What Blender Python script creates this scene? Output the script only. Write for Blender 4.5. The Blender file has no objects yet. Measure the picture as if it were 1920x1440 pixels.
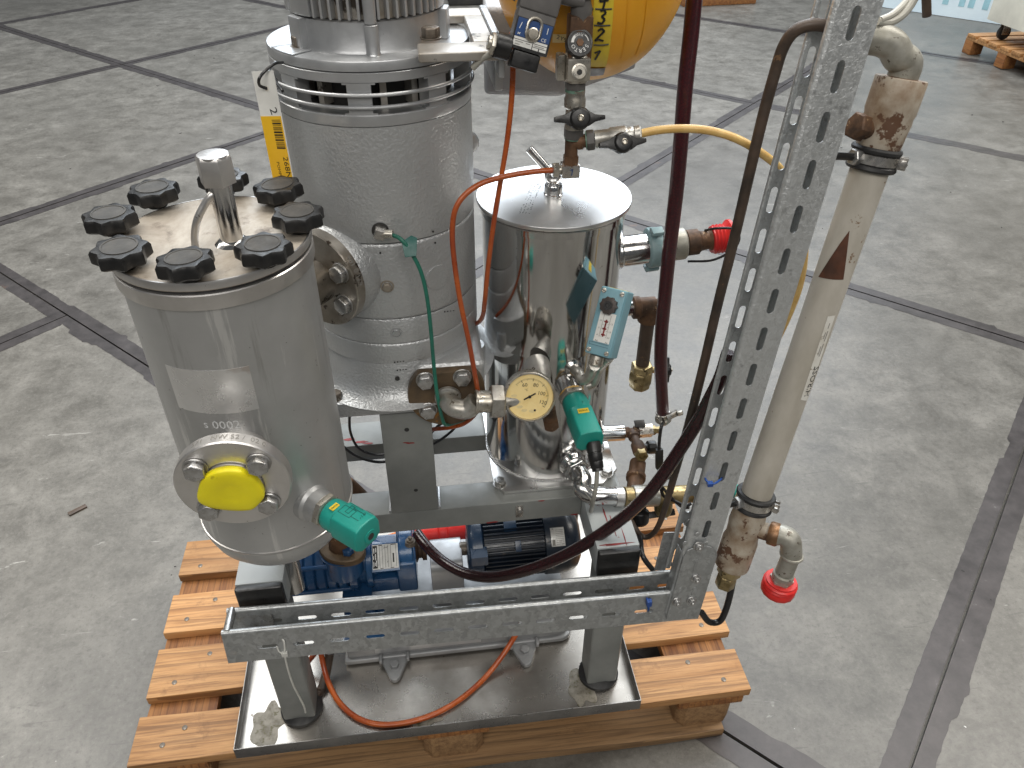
import bpy, bmesh, math, random
from mathutils import Vector, Matrix
random.seed(7)
SC = bpy.context.scene
COL = SC.collection
R = math.radians

# ---------------------------------------------------------------- camera, world, lamps, exposure
cd = bpy.data.cameras.new('camera'); cam = bpy.data.objects.new('camera', cd); COL.objects.link(cam)
cd.sensor_width = 36.0; cd.lens = 27.152; cd.clip_start = .05; cd.clip_end = 200
cam.matrix_world = Matrix(((0.991501,0.075395,-0.106024,0.606065),(-0.130044,0.597858,-0.790983,-0.797151),(0.003751,0.798049,0.602582,1.566982),(0,0,0,1)))
SC.camera = cam
SC.render.resolution_x, SC.render.resolution_y = 1024, 768
W = bpy.data.worlds.new('World'); SC.world = W; W.use_nodes = True
W.node_tree.nodes['Background'].inputs[0].default_value = (.95, .975, 1, 1)
W.node_tree.nodes['Background'].inputs[1].default_value = .115
def area(name, loc, target, sx, sy, power, col):
    l = bpy.data.lights.new(name, 'AREA'); l.shape = 'RECTANGLE'; l.size, l.size_y = sx, sy
    l.energy = power; l.color = col
    o = bpy.data.objects.new(name, l); COL.objects.link(o); o.location = loc
    o.rotation_euler = (Vector(target) - Vector(loc)).to_track_quat('-Z', 'Y').to_euler()
area('hall_back_window', (2.5, 9.5, 6.2), (.6, .3, .6), 9, 3.6, 800, (.84, .92, 1))
area('roof_light', (1.2, 5.0, 7), (1.2, 4.6, 0), 10, 5.2, 620, (.90, .955, 1))
area('roof_light', (-2.8, 2.2, 6.5), (.6, .6, .4), 1.6, 7, 330, (1, .955, .88))
area('roof_light', (3.8, 1.0, 6.5), (.7, .5, .4), 1.6, 7, 430, (1, .95, .87))
area('roof_light', (.2, -4.8, 5.6), (.6, .3, .8), 8, 2.6, 330, (1, .965, .91))
SC.view_settings.view_transform = 'Standard'; SC.view_settings.look = 'None'
SC.view_settings.exposure = -0.1; SC.view_settings.gamma = 1

# ---------------------------------------------------------------- mesh helper
def V(*a): return Vector(a[0] if len(a) == 1 else a)
def basis(ax):
    z = V(ax).normalized(); t = Vector((0, 0, 1)) if abs(z.z) < .9 else Vector((1, 0, 0))
    x = t.cross(z).normalized(); return x, z.cross(x), z
def frame(o, ex, ez):                     # matrix: local x ~ ex, local z = ez
    z = V(ez).normalized(); x = V(ex) - z * V(ex).dot(z); x.normalize(); y = z.cross(x)
    m = Matrix((x, y, z)).transposed().to_4x4(); m.translation = V(o); return m
class M:
    def __init__(s): s.v = []; s.f = []
    def add(s, vs, fs):
        b = len(s.v); s.v += [V(x) for x in vs]; s.f += [tuple(i + b for i in f) for f in fs]; return s
    def bx(s, x0, x1, y0, y1, z0, z1, m=None):
        vs = [V(x, y, z) for z in (z0, z1) for y in (y0, y1) for x in (x0, x1)]
        if m is not None: vs = [m @ a for a in vs]
        return s.add(vs, [(0, 2, 3, 1), (4, 5, 7, 6), (0, 1, 5, 4), (2, 6, 7, 3), (0, 4, 6, 2), (1, 3, 7, 5)])
    def lathe(s, o, ax, prof, n=48, closed=False, ang=0):
        x, y, z = basis(ax); o = V(o); vs = []; fs = []; k = len(prof)
        for i in range(n):
            a = 2 * math.pi * i / n + ang; d = x * math.cos(a) + y * math.sin(a)
            vs += [o + d * r + z * h for r, h in prof]
        for i in range(n):
            j = (i + 1) % n
            for q in range(k - 1): fs.append((i * k + q, j * k + q, j * k + q + 1, i * k + q + 1))
            if closed: fs.append((i * k + k - 1, j * k + k - 1, j * k, i * k))
        if not closed:
            if prof[0][0] > 1e-6: fs.append(tuple(reversed([i * k for i in range(n)])))
            if prof[-1][0] > 1e-6: fs.append(tuple(i * k + k - 1 for i in range(n)))
        return s.add(vs, fs)
    def cyl(s, a, b, r, r2=None, n=24, ch=0):
        a, b = V(a), V(b); L = (b - a).length; r2 = r if r2 is None else r2
        pr = [(r - ch, 0), (r, ch), (r2, L - ch), (r2 - ch, L)] if ch else [(r, 0), (r2, L)]
        return s.lathe(a, b - a, pr, n)
    def hexa(s, a, b, r, ang=0):           # hexagonal nut or head between two points, rounded top
        a, b = V(a), V(b); L = (b - a).length
        s.lathe(a, b - a, [(r, 0), (r, L * .88), (r * .9, L)], 6, ang=ang); return s
    def torus(s, o, ax, RR, r, n=64, k=8):
        pr = [(RR + r * math.cos(2 * math.pi * i / k), r * math.sin(2 * math.pi * i / k)) for i in range(k)]
        return s.lathe(o, ax, pr, n, closed=True)
    def ball(s, o, r, n=24, ax=(0, 0, 1), rz=None):
        rz = rz or r
        pr = [(r * math.sin(math.pi * i / 12), -rz * math.cos(math.pi * i / 12)) for i in range(13)]
        pr[0] = (1e-5, -rz); pr[-1] = (1e-5, rz); return s.lathe(o, ax, pr, n)
    def tube(s, pts, r, n=12, sub=8, smooth=True, cap=True):
        P = [V(a) for a in pts]
        if smooth and len(P) > 2:
            Q = [P[0] * 2 - P[1]] + P + [P[-1] * 2 - P[-2]]; out = []
            for i in range(1, len(Q) - 2):
                p0, p1, p2, p3 = Q[i - 1:i + 3]
                for k in range(sub):
                    t = k / sub
                    out.append(.5 * (2 * p1 + (p2 - p0) * t + (2 * p0 - 5 * p1 + 4 * p2 - p3) * t * t + (3 * p1 - p0 - 3 * p2 + p3) * t ** 3))
            P = out + [P[-1]]
        rr = r if callable(r) else (lambda t: r)
        T = [(P[min(i + 1, len(P) - 1)] - P[max(i - 1, 0)]).normalized() for i in range(len(P))]
        x, y, _ = basis(T[0]); vs = []; fs = []
        for i, p in enumerate(P):
            x = (x - T[i] * x.dot(T[i])).normalized(); y = T[i].cross(x); q = rr(i / (len(P) - 1))
            vs += [p + (x * math.cos(2 * math.pi * k / n) + y * math.sin(2 * math.pi * k / n)) * q for k in range(n)]
        for i in range(len(P) - 1):
            for k in range(n): fs.append((i * n + k, i * n + (k + 1) % n, (i + 1) * n + (k + 1) % n, (i + 1) * n + k))
        if cap: fs += [tuple(reversed(range(n))), tuple((len(P) - 1) * n + k for k in range(n))]
        return s.add(vs, fs)
    def prism(s, poly, vec):
        p = [V(a) for a in poly]; vec = V(vec); n = len(p)
        return s.add(p + [a + vec for a in p], [tuple(reversed(range(n))), tuple(range(n, 2 * n))] + [(i, (i + 1) % n, n + (i + 1) % n, n + i) for i in range(n)])
    def poly(s, m, pts, h):                # 2D outline in frame m, extruded h along its z
        a = [m @ V(x, y, 0) for x, y in pts]; return s.prism(a, m.to_3x3() @ V(0, 0, h))
    def mesh(s, name, bevel=0, seg=2, ang=35, base=(0, 0, 0)):
        me = bpy.data.meshes.new(name); b = V(base)
        me.from_pydata([tuple(a - b) for a in s.v], [], s.f)
        bm = bmesh.new(); bm.from_mesh(me)
        bmesh.ops.recalc_face_normals(bm, faces=bm.faces)
        if bevel:
            es = [e for e in bm.edges if len(e.link_faces) == 2 and e.calc_face_angle(0) > R(28)]
            bmesh.ops.bevel(bm, geom=es, offset=bevel, segments=seg, profile=.6, affect='EDGES', clamp_overlap=True)
        bm.to_mesh(me); bm.free()
        me.polygons.foreach_set('use_smooth', [True] * len(me.polygons)); me.set_sharp_from_angle(angle=R(ang))
        return me
def tag(o, label=None, cat=None, group=None, kind=None):
    for k, x in (('label', label), ('category', cat), ('group', group), ('kind', kind)):
        if x: o[k] = x
    return o
def base_of(o): return Vector(o['_b']) if o is not None and '_b' in o else Vector((0, 0, 0))
BASES = {}
def thing(name, label, cat, base, group=None):
    o = bpy.data.objects.new(name, None); COL.objects.link(o); o.location = base; o.empty_display_size = .05
    BASES[o] = V(base); return tag(o, label, cat, group)
def part(name, m, mt, parent=None, bevel=0, seg=2, ang=35, label=None):
    b = BASES.get(parent, Vector((0, 0, 0)))
    me = m.mesh(name, bevel, seg, ang, b); me.materials.append(mt)
    o = bpy.data.objects.new(name, me); COL.objects.link(o); o.parent = parent; BASES[o] = b
    if label: o['label'] = label
    return o
def solo(name, label, cat, m, mt, base, group=None, bevel=0, ang=35):      # a thing that is one mesh
    me = m.mesh(name, bevel, 2, ang, base); me.materials.append(mt)
    o = bpy.data.objects.new(name, me); COL.objects.link(o); o.location = base; BASES[o] = V(base)
    return tag(o, label, cat, group)
def inst(name, me, parent, mat4, label=None):                                # another part sharing a mesh
    o = bpy.data.objects.new(name, me); COL.objects.link(o); o.parent = parent
    m = mat4.copy(); m.translation = m.translation - BASES.get(parent, Vector((0, 0, 0))); o.matrix_local = m
    BASES[o] = mat4.translation.copy()
    if label: o['label'] = label
    return o
def text(s, m, size, depth=.0004, wrap=None, sx=1, align='CENTER'):           # lettering as thin raised mesh in frame m
    c = bpy.data.curves.new('t', 'FONT'); c.body = s; c.size = size; c.align_x = align; c.align_y = 'CENTER'; c.resolution_u = 2
    o = bpy.data.objects.new('t', c); COL.objects.link(o)
    me = o.to_mesh() if False else bpy.data.meshes.new_from_object(o.evaluated_get(bpy.context.evaluated_depsgraph_get()))
    vs = [a.co.copy() for a in me.vertices]; fs = [tuple(p.vertices) for p in me.polygons]
    bpy.data.objects.remove(o); bpy.data.curves.remove(c); bpy.data.meshes.remove(me)
    k = M(); out = []
    for a in vs:
        x, y = a.x * sx, a.y
        out.append(wrap(x, y) if wrap else m @ V(x, y, depth))
    k.add(out, fs); return k
def merge(*ms):
    k = M()
    for a in ms: k.add(a.v, a.f)
    return k

# ---------------------------------------------------------------- materials
def new(name):
    m = bpy.data.materials.new(name); m.use_nodes = True; nt = m.node_tree
    return m, nt, nt.nodes, nt.nodes['Principled BSDF']
def nd(nt, t, **k):
    n = nt.nodes.new(t)
    for a, b in k.items(): setattr(n, a, b)
    return n
def noise(nt, vec, scale, detail=5, rough=.6, dist=0):
    n = nd(nt, 'ShaderNodeTexNoise'); n.inputs['Scale'].default_value = scale; n.inputs['Detail'].default_value = detail
    n.inputs['Roughness'].default_value = rough; n.inputs['Distortion'].default_value = dist
    nt.links.new(vec, n.inputs['Vector']); return n.outputs['Fac']
def ramp(nt, fac, *st):
    n = nd(nt, 'ShaderNodeValToRGB'); e = n.color_ramp.elements
    while len(e) < len(st): e.new(.5)
    for i, (p, c) in enumerate(st):
        e[i].position = p; e[i].color = (c, c, c, 1) if isinstance(c, (int, float)) else (*c, 1)
    nt.links.new(fac, n.inputs[0]); return n.outputs[0]
def mix(nt, fac, a, b, mode='MIX'):
    n = nd(nt, 'ShaderNodeMix', data_type='RGBA', blend_type=mode)
    for k, x in ((0, fac), (6, a), (7, b)):
        if isinstance(x, (int, float)): n.inputs[k].default_value = x if k == 0 else (x, x, x, 1)
        elif isinstance(x, tuple): n.inputs[k].default_value = (*x, 1)
        else: nt.links.new(x, n.inputs[k])
    return n.outputs[2]
def coords(nt, sc=(1, 1, 1), world=False, rot=(0, 0, 0)):
    src = nd(nt, 'ShaderNodeNewGeometry').outputs['Position'] if world else nd(nt, 'ShaderNodeTexCoord').outputs['Object']
    mp = nd(nt, 'ShaderNodeMapping'); mp.inputs['Scale'].default_value = sc; mp.inputs['Rotation'].default_value = rot
    nt.links.new(src, mp.inputs['Vector']); return mp.outputs[0]
def bump(nt, h, st, dist=.002, prev=None):
    b = nd(nt, 'ShaderNodeBump'); b.inputs['Strength'].default_value = st; b.inputs['Distance'].default_value = dist
    nt.links.new(h, b.inputs['Height'])
    if prev is not None: nt.links.new(prev, b.inputs['Normal'])
    return b.outputs[0]
MT = {}
def pm(name, c1, c2=None, rough=.5, metal=0, ns=9, lo=.42, hi=.62, bp=0, bs=120, c3=None, s3=45, t3=.66, rv=.12, st=(1, 1, 1), coat=0, sss=0):
    m, nt, N, B = new(name); L = nt.links.new; vec = coords(nt, st)
    f = noise(nt, vec, ns); rf = noise(nt, vec, ns * 3.1)
    col = mix(nt, ramp(nt, f, (lo, 0), (hi, 1)), c1, c2 if c2 else tuple(x * .82 for x in c1))
    if c3:
        s = ramp(nt, noise(nt, coords(nt), s3, 4, .7), (t3 - .02, 0), (t3 + .02, 1)); col = mix(nt, s, col, c3)
    L(col, B.inputs['Base Color']); B.inputs['Metallic'].default_value = metal
    L(ramp(nt, rf, (.3, max(rough - rv, .02)), (.7, min(rough + rv, 1))), B.inputs['Roughness'])
    if bp: L(bump(nt, noise(nt, coords(nt), bs, 3), bp), B.inputs['Normal'])
    if coat: B.inputs['Coat Weight'].default_value = coat
    if sss: B.inputs['Subsurface Weight'].default_value = sss; B.inputs['Subsurface Radius'].default_value = (.02, .01, .003)
    MT[name] = m; return m
pm('rubber_black', (.014, .014, .015), (.03, .03, .03), .55, ns=30, bp=.1)
pm('plastic_black', (.009, .009, .0095), (.016, .0155, .015), .38, ns=40, bp=.08, bs=300)
pm('knob_top', (.030, .028, .025), (.055, .05, .043), .6, ns=30)
pm('grey_paint', (.165, .172, .165), (.225, .233, .222), .42, ns=6, bp=.06, bs=90, c3=(.13, .125, .12), s3=70, t3=.72)
pm('grey_paint_chipped', (.36, .385, .39), (.29, .31, .315), .4, ns=6, bp=.06, bs=90, c3=(.22, .02, .02), s3=22, t3=.68)
pm('cast_grey', (.22, .225, .23), (.28, .285, .29), .42, metal=.25, ns=10, bp=.12, bs=140)
pm('bolt_steel', (.5, .5, .5), (.34, .33, .31), .34, metal=.85, ns=60, c3=(.14, .11, .08), s3=160, t3=.66, bp=.1, bs=400)
pm('bolt_dark', (.12, .10, .08), (.2, .17, .14), .5, metal=.5, ns=70, c3=(.42, .4, .36), s3=110, t3=.62)
pm('nickel', (.56, .53, .47), (.36, .33, .28), .33, metal=.85, ns=40, c3=(.14, .11, .08), s3=120, t3=.66)
pm('zinc_pipe', (.5, .49, .46), (.3, .28, .24), .38, metal=.75, ns=30, c3=(.10, .08, .06), s3=90, t3=.64, bp=.1, bs=200)
pm('brass', (.42, .33, .17), (.20, .15, .07), .38, metal=.75, ns=30, c3=(.08, .06, .03), s3=70, t3=.62)
pm('rusty_brown', (.16, .085, .045), (.055, .032, .02), .6, metal=.35, ns=26, c3=(.34, .22, .12), s3=60, t3=.66, bp=.2, bs=180)
pm('rust_flange', (.085, .06, .038), (.15, .10, .055), .5, metal=.35, ns=18, c3=(.34, .15, .03), s3=20, t3=.66, bp=.1, bs=160)
pm('tube_rusty', (.075, .05, .035), (.035, .026, .02), .5, ns=22, c3=(.18, .10, .05), s3=60, t3=.66)
pm('teal_plastic', (.010, .25, .205), (.013, .29, .24), .42, ns=12, bp=.05, bs=260)
pm('switch_blue', (.15, .30, .36), (.19, .35, .41), .42, ns=14, bp=.08, bs=220, c3=(.09, .14, .16), s3=80, t3=.7)
pm('clamp_blue', (.17, .27, .29), (.24, .34, .36), .45, ns=30, bp=.15, bs=160)
pm('pump_blue', (.014, .065, .17), (.02, .09, .22), .33, ns=9, bp=.05, bs=60, c3=(.012, .02, .035), s3=30, t3=.66, coat=.3)
pm('motor_blue', (.012, .032, .07), (.018, .045, .09), .36, ns=12, c3=(.12, .11, .10), s3=45, t3=.68, coat=.2)
pm('motor_navy', (.007, .011, .019), (.012, .02, .034), .36, ns=16, c3=(.11, .09, .075), s3=38, t3=.66, coat=.2)
pm('guard_alu', (.42, .43, .44), (.5, .5, .51), .45, metal=.6, ns=7, c3=(.22, .22, .22), s3=60, t3=.72)
pm('red_plastic', (.62, .025, .02), (.55, .02, .02), .38, ns=20)
pm('orange_cable', (.62, .17, .03), (.55, .14, .025), .5, ns=40)
pm('orange_tube', (.44, .095, .018), (.30, .05, .012), .32, ns=14, coat=.2)
pm('red_tube', (.36, .03, .012), (.27, .02, .01), .32, ns=14, coat=.2)
pm('cream_tube', (.66, .45, .17), (.58, .36, .11), .35, ns=40, sss=.1)
pm('green_tube', (.02, .16, .11), (.015, .11, .08), .4, ns=16)
pm('green_tape', (.01, .10, .085), None, .4, ns=30)
pm('cable_grey', (.42, .41, .36), (.34, .33, .29), .5, ns=20)
pm('cable_black', (.012, .012, .013), None, .35, ns=20)
pm('tie_blue', (.015, .07, .30), None, .4, ns=30)
pm('tie_white', (.66, .66, .62), None, .45, ns=30)
pm('cap_yellow', (.80, .70, .012), (.72, .62, .01), .42, ns=18, c3=(.5, .42, .01), s3=30, t3=.68, sss=.1)
pm('tank_yellow', (.80, .39, .018), (.72, .32, .014), .38, ns=5, c3=(.44, .16, .02), s3=70, t3=.71, sss=.15)
pm('tape_yellow', (.72, .55, .035), (.62, .45, .04), .45, ns=30, c3=(.45, .30, .03), s3=80, t3=.68)
pm('print_black', (.012, .012, .012), None, .5)
pm('print_white', (.78, .78, .76), None, .5)
pm('print_grey', (.28, .27, .25), None, .5)
pm('print_yellow', (.85, .68, .05), None, .5)
pm('chalk_white', (.62, .63, .63), None, .7, c3=(.5, .5, .5), s3=300, t3=.62)
pm('print_teal', (.008, .13, .11), None, .5)
pm('label_white', (.74, .74, .71), (.66, .66, .63), .45, ns=20)
pm('label_dirty', (.72, .71, .66), (.60, .57, .50), .5, ns=40, c3=(.30, .25, .18), s3=110, t3=.66)
pm('tag_orange', (.80, .47, .02), (.78, .44, .02), .45, ns=10)
pm('label_blue', (.012, .055, .19), None, .4)
pm('coil_grey', (.085, .08, .077), (.11, .105, .10), .5, ns=30)
pm('dial_cream', (.84, .66, .31), (.78, .58, .23), .4, ns=60, lo=.45, hi=.7)
pm('dial_stain', (.45, .38, .24), None, .5)
pm('pipe_cream', (.49, .46, .405), (.37, .34, .285), .48, ns=12, st=(1, 1, .4), c3=(.20, .13, .08), s3=38, t3=.67, bp=.05)
pm('pipe_stained', (.42, .37, .30), (.24, .17, .11), .52, ns=20, lo=.40, hi=.60, c3=(.11, .055, .03), s3=30, t3=.575, bp=.08)
pm('pipe_patch', (.10, .04, .022), (.06, .028, .018), .4, ns=30)
pm('old_galv', (.38, .37, .33), (.27, .26, .22), .48, metal=.45, ns=26, c3=(.13, .11, .09), s3=60, t3=.62, bp=.12)
pm('copper_brown', (.26, .14, .07), (.16, .09, .05), .42, metal=.6, ns=30)
pm('glass_wet', (.5, .5, .5), None, .1)
pm('cabinet_cream', (.78, .76, .66), None, .4, ns=3)
pm('panel_blue', (.66, .80, .90), (.72, .84, .92), .4, ns=1.5)
pm('panel_print', (.36, .62, .72), None, .5)
pm('flange_steel', (.66, .645, .63), (.55, .535, .52), .36, metal=.9, ns=12, c3=(.16, .14, .12), s3=90, t3=.7, rv=.06)
pm('nameplate', (.62, .62, .60), (.5, .5, .48), .35, metal=.5, ns=30)
pm('silver_smooth', (.50, .51, .52), (.41, .42, .43), .38, metal=.65, ns=9, bp=.1, bs=120, c3=(.19, .185, .18), s3=55, t3=.72)
pm('silver_brown', (.46, .44, .41), (.33, .29, .24), .42, metal=.55, ns=9, bp=.1, bs=120, c3=(.07, .06, .05), s3=26, t3=.62)
pm('box_grey', (.30, .30, .31), (.36, .355, .355), .45, metal=.35, ns=8, bp=.5, bs=260)
pm('inner_dark', (.02, .02, .02), (.035, .033, .03), .7)
pm('hose_clamp', (.60, .58, .55), (.4, .38, .35), .28, metal=.9, ns=40)
pm('patina', (.09, .18, .13), (.16, .26, .20), .6, ns=60)

def hammered():
    m, nt, N, B = new('silver_hammered'); L = nt.links.new; v = coords(nt)
    f = noise(nt, v, 5); col = mix(nt, ramp(nt, f, (.35, 0), (.65, 1)), (.47, .48, .485), (.54, .55, .555))
    L(col, B.inputs['Base Color']); B.inputs['Metallic'].default_value = .62
    n1 = noise(nt, v, 250, 2, .5); n2 = noise(nt, v, 7, 2)
    L(ramp(nt, n1, (.3, .34), (.7, .52)), B.inputs['Roughness'])
    L(bump(nt, n2, .06, .02, bump(nt, n1, .5, .0026)), B.inputs['Normal']); MT['silver_hammered'] = m
hammered()
def chrome():
    m, nt, N, B = new('chrome_tank'); L = nt.links.new
    v = coords(nt, (1, 1, .12)); f = noise(nt, v, 30); sp = noise(nt, coords(nt), 120, 3, .7)
    col = mix(nt, ramp(nt, f, (.35, 0), (.7, 1)), (.60, .60, .595), (.50, .49, .475))
    col = mix(nt, ramp(nt, sp, (.70, 0), (.74, 1)), col, (.2, .17, .15))
    L(col, B.inputs['Base Color']); B.inputs['Metallic'].default_value = 1
    L(ramp(nt, f, (.3, .07), (.75, .17)), B.inputs['Roughness'])
    L(bump(nt, noise(nt, coords(nt, (1, 1, .25)), 9, 2), .12, .01), B.inputs['Normal']); MT['chrome_tank'] = m
    for nm, c, r0, r1 in (('lid_brushed', .80, .26, .34), ('chrome_pipe', .66, .1, .22)):
        m, nt, N, B = new(nm); L = nt.links.new; v = coords(nt, (3, 1, 1), rot=(0, 0, .5)); f = noise(nt, v, 14)
        g = ramp(nt, noise(nt, coords(nt), 12), (.4, 0), (.62, 1))
        L(mix(nt, g, (c, c, c), (c * .86, c * .85, c * .83)), B.inputs['Base Color']); B.inputs['Metallic'].default_value = 1
        L(ramp(nt, f, (.3, r0), (.7, r1)), B.inputs['Roughness']); MT[nm] = m
chrome()
def stainless():                            # dull vessel steel with run marks, specks and a wiped patch
    m, nt, N, B = new('stainless_dull'); L = nt.links.new
    v = coords(nt, (1, 1, .14)); run = noise(nt, coords(nt, (1, 1, .07)), 34, 7, .68); cl = noise(nt, coords(nt), 5, 6, .65); sp = noise(nt, coords(nt), 85, 3, .7)
    col = mix(nt, ramp(nt, cl, (.35, 0), (.66, 1)), (.43, .435, .435), (.54, .545, .545))
    col = mix(nt, ramp(nt, run, (.585, 0), (.64, .7)), col, (.70, .70, .69))
    col = mix(nt, ramp(nt, run, (.32, .6), (.40, 0)), col, (.30, .295, .285))
    col = mix(nt, ramp(nt, sp, (.69, 0), (.73, .8)), col, (.20, .185, .17))
    L(col, B.inputs['Base Color']); B.inputs['Metallic'].default_value = .75
    L(ramp(nt, cl, (.3, .36), (.7, .52)), B.inputs['Roughness'])
    L(bump(nt, cl, .05, .01), B.inputs['Normal']); MT['stainless_dull'] = m
    m, nt, N, B = new('lid_stained'); L = nt.links.new
    cl = noise(nt, coords(nt), 9, 7, .7, .6); c2 = noise(nt, coords(nt), 26, 5, .7)
    col = mix(nt, ramp(nt, cl, (.36, 0), (.62, 1)), (.44, .395, .335), (.25, .21, .165))
    col = mix(nt, ramp(nt, c2, (.56, 0), (.70, .85)), col, (.10, .072, .05))
    L(col, B.inputs['Base Color']); B.inputs['Metallic'].default_value = .25
    L(ramp(nt, cl, (.3, .4), (.7, .6)), B.inputs['Roughness']); MT['lid_stained'] = m
    m, nt, N, B = new('tray_steel'); L = nt.links.new
    cl = noise(nt, coords(nt), 3.2, 6, .65); c2 = noise(nt, coords(nt, (1, 6, 1), rot=(0, 0, .6)), 24, 5, .7); sp = noise(nt, coords(nt), 70, 3, .7)
    col = mix(nt, ramp(nt, cl, (.35, 0), (.65, 1)), (.52, .49, .45), (.27, .25, .225))
    col = mix(nt, ramp(nt, c2, (.62, 0), (.72, .5)), col, (.62, .59, .54))
    col = mix(nt, ramp(nt, sp, (.68, 0), (.72, .8)), col, (.13, .11, .09))
    L(col, B.inputs['Base Color']); B.inputs['Metallic'].default_value = .85
    L(ramp(nt, cl, (.3, .16), (.7, .36)), B.inputs['Roughness']); L(bump(nt, noise(nt, coords(nt), 4, 2), .1, .03), B.inputs['Normal']); MT['tray_steel'] = m
stainless()
def galvanized():
    for nm, a, b in (('galvanized', .46, .33), ('galvanized_spangle', .64, .54)):
        m, nt, N, B = new(nm); L = nt.links.new
        vo = nd(nt, 'ShaderNodeTexVoronoi', feature='F1'); vo.inputs['Scale'].default_value = 260 if 'sp' in nm else 150
        dn = noise(nt, coords(nt), 60, 3)
        va = nd(nt, 'ShaderNodeVectorMath', operation='ADD'); nt.links.new(coords(nt, (1, 1, .7)), va.inputs[0])
        ml = nd(nt, 'ShaderNodeVectorMath', operation='SCALE'); ml.inputs['Scale'].default_value = .02
        cn = nd(nt, 'ShaderNodeTexNoise'); cn.inputs['Scale'].default_value = 90; nt.links.new(coords(nt), cn.inputs['Vector'])
        nt.links.new(cn.outputs['Color'], ml.inputs[0]); nt.links.new(ml.outputs[0], va.inputs[1]); nt.links.new(va.outputs[0], vo.inputs['Vector'])
        g = nd(nt, 'ShaderNodeSeparateColor'); nt.links.new(vo.outputs['Color'], g.inputs[0])
        col = mix(nt, g.outputs[0], (b * .97, b * 1.0, b * 1.0), (a * .97, a * 1.0, a * 1.01))
        col = mix(nt, ramp(nt, dn, (.62, 0), (.72, .6)), col, (.26, .265, .265))
        L(col, B.inputs['Base Color']); B.inputs['Metallic'].default_value = .7
        L(ramp(nt, g.outputs[1], (0, .3), (1, .5)), B.inputs['Roughness'])
        L(bump(nt, noise(nt, coords(nt), 170, 4, .6, 1.5) if 'sp' in nm else g.outputs[2], .5 if 'sp' in nm else .05, .0018), B.inputs['Normal']); MT[nm] = m
galvanized()
def braid():
    for nm, a, b in (('hose_dark_red', (.065, .006, .010), (.032, .004, .007)), ('hose_braided', (.042, .008, .010), (.015, .004, .005)), ('hose_braided_dark', (.045, .012, .014), (.012, .006, .007))):
        m, nt, N, B = new(nm); L = nt.links.new; v = coords(nt)
        w = nd(nt, 'ShaderNodeTexVoronoi', feature='F1'); w.inputs['Scale'].default_value = 330; nt.links.new(v, w.inputs['Vector'])
        f = ramp(nt, w.outputs['Distance'], (.25, 0), (.55, 1))
        L(mix(nt, f, a, b), B.inputs['Base Color']); B.inputs['Roughness'].default_value = .22 if nm != 'hose_dark_red' else .28
        B.inputs['Coat Weight'].default_value = .35; B.inputs['Coat Roughness'].default_value = .12
        if nm != 'hose_dark_red': L(bump(nt, w.outputs['Distance'], .3, .0008), B.inputs['Normal'])
        MT[nm] = m
braid()
def wood(name, a, b, dark, cross=False):
    m, nt, N, B = new(name); L = nt.links.new
    inf = nd(nt, 'ShaderNodeObjectInfo'); tc = nd(nt, 'ShaderNodeTexCoord')
    ad = nd(nt, 'ShaderNodeVectorMath', operation='ADD'); sc = nd(nt, 'ShaderNodeVectorMath', operation='SCALE'); sc.inputs['Scale'].default_value = 7
    nt.links.new(inf.outputs['Random'], sc.inputs[0]); nt.links.new(tc.outputs['Object'], ad.inputs[0]); nt.links.new(sc.outputs[0], ad.inputs[1])
    mp = nd(nt, 'ShaderNodeMapping'); mp.inputs['Scale'].default_value = (12, 1.2, 12) if cross else (1.2, 12, 12)
    nt.links.new(ad.outputs[0], mp.inputs['Vector']); v = mp.outputs[0]
    w = nd(nt, 'ShaderNodeTexWave', wave_type='BANDS', bands_direction='X' if cross else 'Y', wave_profile='SAW')
    w.inputs['Scale'].default_value = .8 if not cross else 2.0; w.inputs['Distortion'].default_value = 12 if not cross else 3; w.inputs['Detail'].default_value = 4; w.inputs['Detail Scale'].default_value = .7
    nt.links.new(v, w.inputs['Vector'])
    m2 = nd(nt, 'ShaderNodeMapping'); m2.inputs['Scale'].default_value = (60, 2, 60) if cross else (2, 60, 60); nt.links.new(ad.outputs[0], m2.inputs['Vector'])
    fine = noise(nt, m2.outputs[0], 3, 6, .7, .4); grain = noise(nt, v, 3.2, 6, .7, .5); stn = noise(nt, ad.outputs[0], 11, 6, .72); kn = noise(nt, ad.outputs[0], 5.5, 2, .5)
    col = mix(nt, ramp(nt, grain, (.34, 0), (.66, 1)), a, b)
    col = mix(nt, ramp(nt, w.outputs['Fac'], (.72, 0), (.97, .6)), col, dark)
    col = mix(nt, ramp(nt, fine, (.36, .6), (.52, 0)), col, dark)
    col = mix(nt, ramp(nt, stn, (.60, 0), (.74, .75)), col, dark); col = mix(nt, ramp(nt, kn, (.70, 0), (.76, .85)), col, tuple(x * .6 for x in dark))
    hs = nd(nt, 'ShaderNodeHueSaturation'); vr = nd(nt, 'ShaderNodeMapRange'); vr.inputs['To Min'].default_value = .74; vr.inputs['To Max'].default_value = 1.12
    nt.links.new(inf.outputs['Random'], vr.inputs['Value']); nt.links.new(vr.outputs[0], hs.inputs['Value']); nt.links.new(col, hs.inputs['Color'])
    L(hs.outputs[0], B.inputs['Base Color']); B.inputs['Roughness'].default_value = .62
    L(bump(nt, w.outputs['Fac'], .25, .002, bump(nt, fine, .2, .001)), B.inputs['Normal']); MT[name] = m
wood('pallet_wood', (.56, .31, .13), (.36, .17, .057), (.14, .062, .024))
wood('pallet_wood_cross', (.44, .20, .06), (.20, .072, .022), (.12, .045, .016), True)
wood('pallet_wood_shaded', (.33, .20, .095), (.24, .135, .06), (.085, .05, .026))  # pallet wood darkened: shade under the deck put into the bottom boards' colour
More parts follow.
